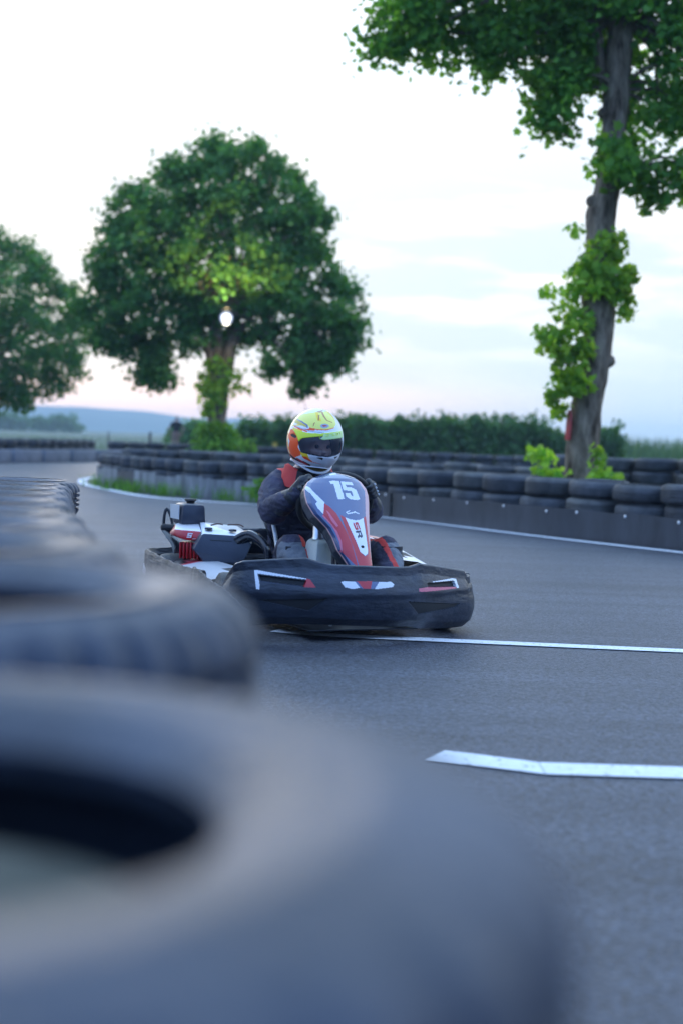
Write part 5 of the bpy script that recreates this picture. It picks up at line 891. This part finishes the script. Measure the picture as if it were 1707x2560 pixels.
cxv = sum(p[0] for p in hd['visor']) / len(hd['visor']); cyv = sum(p[1] for p in hd['visor']) / len(hd['visor'])
gask = [((p[0] - cxv) * 1.03 + cxv, (p[1] - cyv) * 1.13 + cyv - .8) for p in hd['visor']]
def hpt(az, el, k=1.0):
    c = cos(rad(el)); p = Vector((RX * c * sin(rad(az)) * k, RY * c * cos(rad(az)) * k, RZ * sin(rad(el)) * k))
    if el < -18:                                        # chin bar pushed forward, shell tucked in below
        f = min(1, (-18 - el) / 14) * max(0, 1 - (az / 75) ** 2) ** .6
        p.y += .016 * f
    return p
na, ne = 360, 200; azs = np.linspace(-180, 180, na, endpoint=False); els = np.concatenate([np.linspace(89.5, -56, ne)])
P = []; reg = []
AZ, EL = np.meshgrid(azs, els); CG = np.zeros(AZ.shape, int)
for nm, c in hl: CG[inpoly_np(AZ, EL, hd[nm])] = c
for nm, c in (('orange_side', 3), ('yellow_side', 7), ('dark_low', 1), ('red_low', 9)): CG[(AZ < -46) & (CG == 0) & inpoly_np(-AZ, EL, hd[nm])] = c
bk_m = (np.abs(AZ) > 105) & (CG == 0)
CG[bk_m & (EL > -22) & (EL < -8)] = 3; CG[bk_m & (EL > 38)] = 4; CG[bk_m & (EL > 4) & (EL < 9)] = 9
w0 = (CG == 0) & (EL > -46) & (EL < 40)
CG[w0 & (AZ > 100 + EL * .12) & (AZ < 107 + EL * .15)] = 7; CG[w0 & (AZ > 111 + EL * .15) & (AZ < 122 + EL * .2)] = 3; CG[w0 & (AZ < -58) & (AZ > -74) & (EL < 8)] = 3; CG[w0 & (AZ < -76) & (AZ > -84) & (EL < 12)] = 7
CG[(CG == 0) & (np.abs(EL - 19 + AZ * .06) < 1.6) & (AZ > 30) & (AZ < 98)] = 3; CG[(CG == 0) & (np.abs(EL - 27 + AZ * .05) < 1.3) & (AZ > 40) & (AZ < 96)] = 7
CG[(CG == 4) & (np.abs(AZ - 24 - (EL - 40) * .5) < 5) & (EL > 36)] = 7; CG[(CG == 4) & (np.abs(AZ + 30 - (EL - 40) * .3) < 4) & (EL > 38)] = 7
VIS = inpoly_np(AZ, EL, hd['visor']); GK = inpoly_np(AZ, EL, gask); PK = inpoly_np(AZ, EL, hd['peak'])
KK = np.ones(AZ.shape); KK[((CG == 2) | (CG == 10)) & PK] = 1.025; KK[(CG == 1) & ~GK] = .985
strip = (CG == 2) | (CG == 10) | (CG == 11)
CG[GK & ~VIS & ~((CG == 2) | (CG == 10))] = 1; CG[VIS & ~strip] = -1
for i, el in enumerate(els):
    P.append([tuple(hpt(a, el, KK[i, j])) for j, a in enumerate(azs)]); reg.append([int(c) for c in CG[i]])
b = MB(); b.grid(P, lambda i, j: max(0, reg[i][j]), cv=True, keep=lambda i, j: reg[i][j] >= 0)
# rolled lower edge and lining
P2 = [[tuple(hpt(a, -56, k) + Vector((0, 0, dz))) for a in azs] for k, dz in ((1.0, 0), (1.0, -.004), (.97, -.009), (.92, -.004), (.86, .03))]
b.grid(P2, lambda i, j: 0 if i < 2 else 1, cv=True)
P3 = [[tuple(hpt(a, el, .93)) for a in azs[::4]] for el in np.linspace(89, -50, 40)]
b.grid(P3, 1, cv=True, keep=lambda i, j: not inpoly(azs[::4][j], np.linspace(89, -50, 40)[i], [((p[0] - cxv) * 1.05 + cxv, (p[1] - cyv) * 1.2 + cyv) for p in hd['visor']]))
hel = b.build('helmet', Hcols, driver, ang=60); hel.matrix_local = HMt
vz = bpy.data.materials.new('visor_tint'); vz.use_nodes = True; t = vz.node_tree; p = t.nodes['Principled BSDF']; p.inputs['Base Color'].default_value = (.05, .058, .085, 1); p.inputs['Roughness'].default_value = .12; p.inputs['Alpha'].default_value = .5; p.inputs['Coat Weight'].default_value = .5
b = MB(); azv = np.linspace(-64, 66, 110); elv = np.linspace(14, -31, 50)
b.grid([[tuple(hpt(a, e, 1.006)) for a in azv] for e in elv], keep=lambda i, j: inpoly(azv[j], elv[i], gask) and not inpoly(azv[j], elv[i], hd['peak']))
b.build('visor', vz, hel)
# marks on the visor strip
def hstroke(pts_, w_, m, nm):
    b = MB(); Pq = [hpt(a, e, 1.032) for a, e in pts_]
    b.tube(Pq, w_, 6); b.build(nm, m, hel)
for k, pts_ in enumerate(([(8, 10.5), (2, 11.8), (2, 8.6), (8, 7.2)], [(-2, 12.2), (-9, 13.4), (-6, 10.2), (-12, 11.4)], [(-16, 15), (-22, 15.8), (-22, 12.8), (-16, 12)], [(-27, 16.8), (-31, 17.6), (-30, 14.4)])):
    hstroke(pts_, .0014, Hcols[2], 'visor_lettering')

# ------------------------------------------------------------------ distant person beyond the barriers
pb = [((0, 0, .95), (.15, .11, .12), (.02, 0, 1.12), (.15, .10, .1)), ((.02, 0, 1.12), (.16, .10, .1), (.04, .04, 1.36), (.19, .10, .09)), ((.04, .06, 1.42), .05, (.05, .10, 1.50), .05), ((.06, .11, 1.54), (.075, .09, .105), (.06, .12, 1.52), (.07, .08, .09)),
      ((.22, .04, 1.36), .055, (.34, .02, 1.12), .045), ((.34, .02, 1.12), .042, (.32, .20, .93), .035), ((.32, .2, .93), .032, (.31, .25, .86), .026), ((-.14, .04, 1.36), .055, (-.28, .02, 1.13), .045), ((-.28, .02, 1.13), .042, (-.25, .2, .94), .035), ((-.25, .2, .94), .032, (-.24, .25, .87), .026),
      ((.08, 0, .9), .10, (.09, .04, .5), .062), ((.09, .04, .5), .06, (.10, -.02, .08), .04), ((.10, -.04, .05), .045, (.10, .14, .035), .035), ((-.08, 0, .9), .10, (-.12, .03, .5), .062), ((-.12, .03, .5), .06, (-.13, -.02, .08), .04), ((-.13, -.04, .05), .045, (-.13, .14, .035), .035),
      ((.06, .20, 1.52), .012, (.06, .215, 1.505), .012), ((.31, .25, .86), .018, (.30, .28, .79), .012), ((.33, .26, .86), .012, (.335, .28, .82), .01), ((-.24, .25, .87), .018, (-.23, .28, .80), .012), ((-.26, .26, .87), .012, (-.265, .28, .83), .01)]
pm = capsule_body(pb, .016, 2, 'body')
for m in (skin, mat('black_shirt', (.012, .012, .016), .8), mat('brown_shorts', (.34, .20, .15), .85), mat('dark_hair', (.02, .016, .014), .7)): pm.materials.append(m)
for pl in pm.polygons:
    x, y, z = pl.center
    pl.material_index = 3 if z > 1.53 and y < .15 or z > 1.6 else (1 if 1.0 < z < 1.44 and (abs(x) < .24 or z > 1.2) else (2 if .62 < z <= 1.0 and abs(x) < .2 else (3 if z < .09 else 0)))
o = link('person', pm, None, (D['person'][0], 60, -.02)); o.rotation_euler.z = rad(20); tag(o, 'distant person in a black T shirt standing beyond the barriers left of the central tree', 'person')

# ------------------------------------------------------------------ evening haze
b = MB(); b.box((0, 950, 16.5), (2400, 2300, 35)); hz_ = b.mesh('haze', [], smooth=False)
hm = bpy.data.materials.new('haze_air'); hm.use_nodes = True; t = hm.node_tree; t.nodes.clear()
o = t.nodes.new('ShaderNodeOutputMaterial'); v = t.nodes.new('ShaderNodeVolumePrincipled'); v.inputs['Color'].default_value = (.68, .88, 1.0, 1); v.inputs['Density'].default_value = .0006; v.inputs['Anisotropy'].default_value = .2
t.links.new(v.outputs[0], o.inputs['Volume']); hz_.materials.append(hm); tag(link('haze', hz_), 'thin evening haze over the fields', 'haze', kind='stuff')
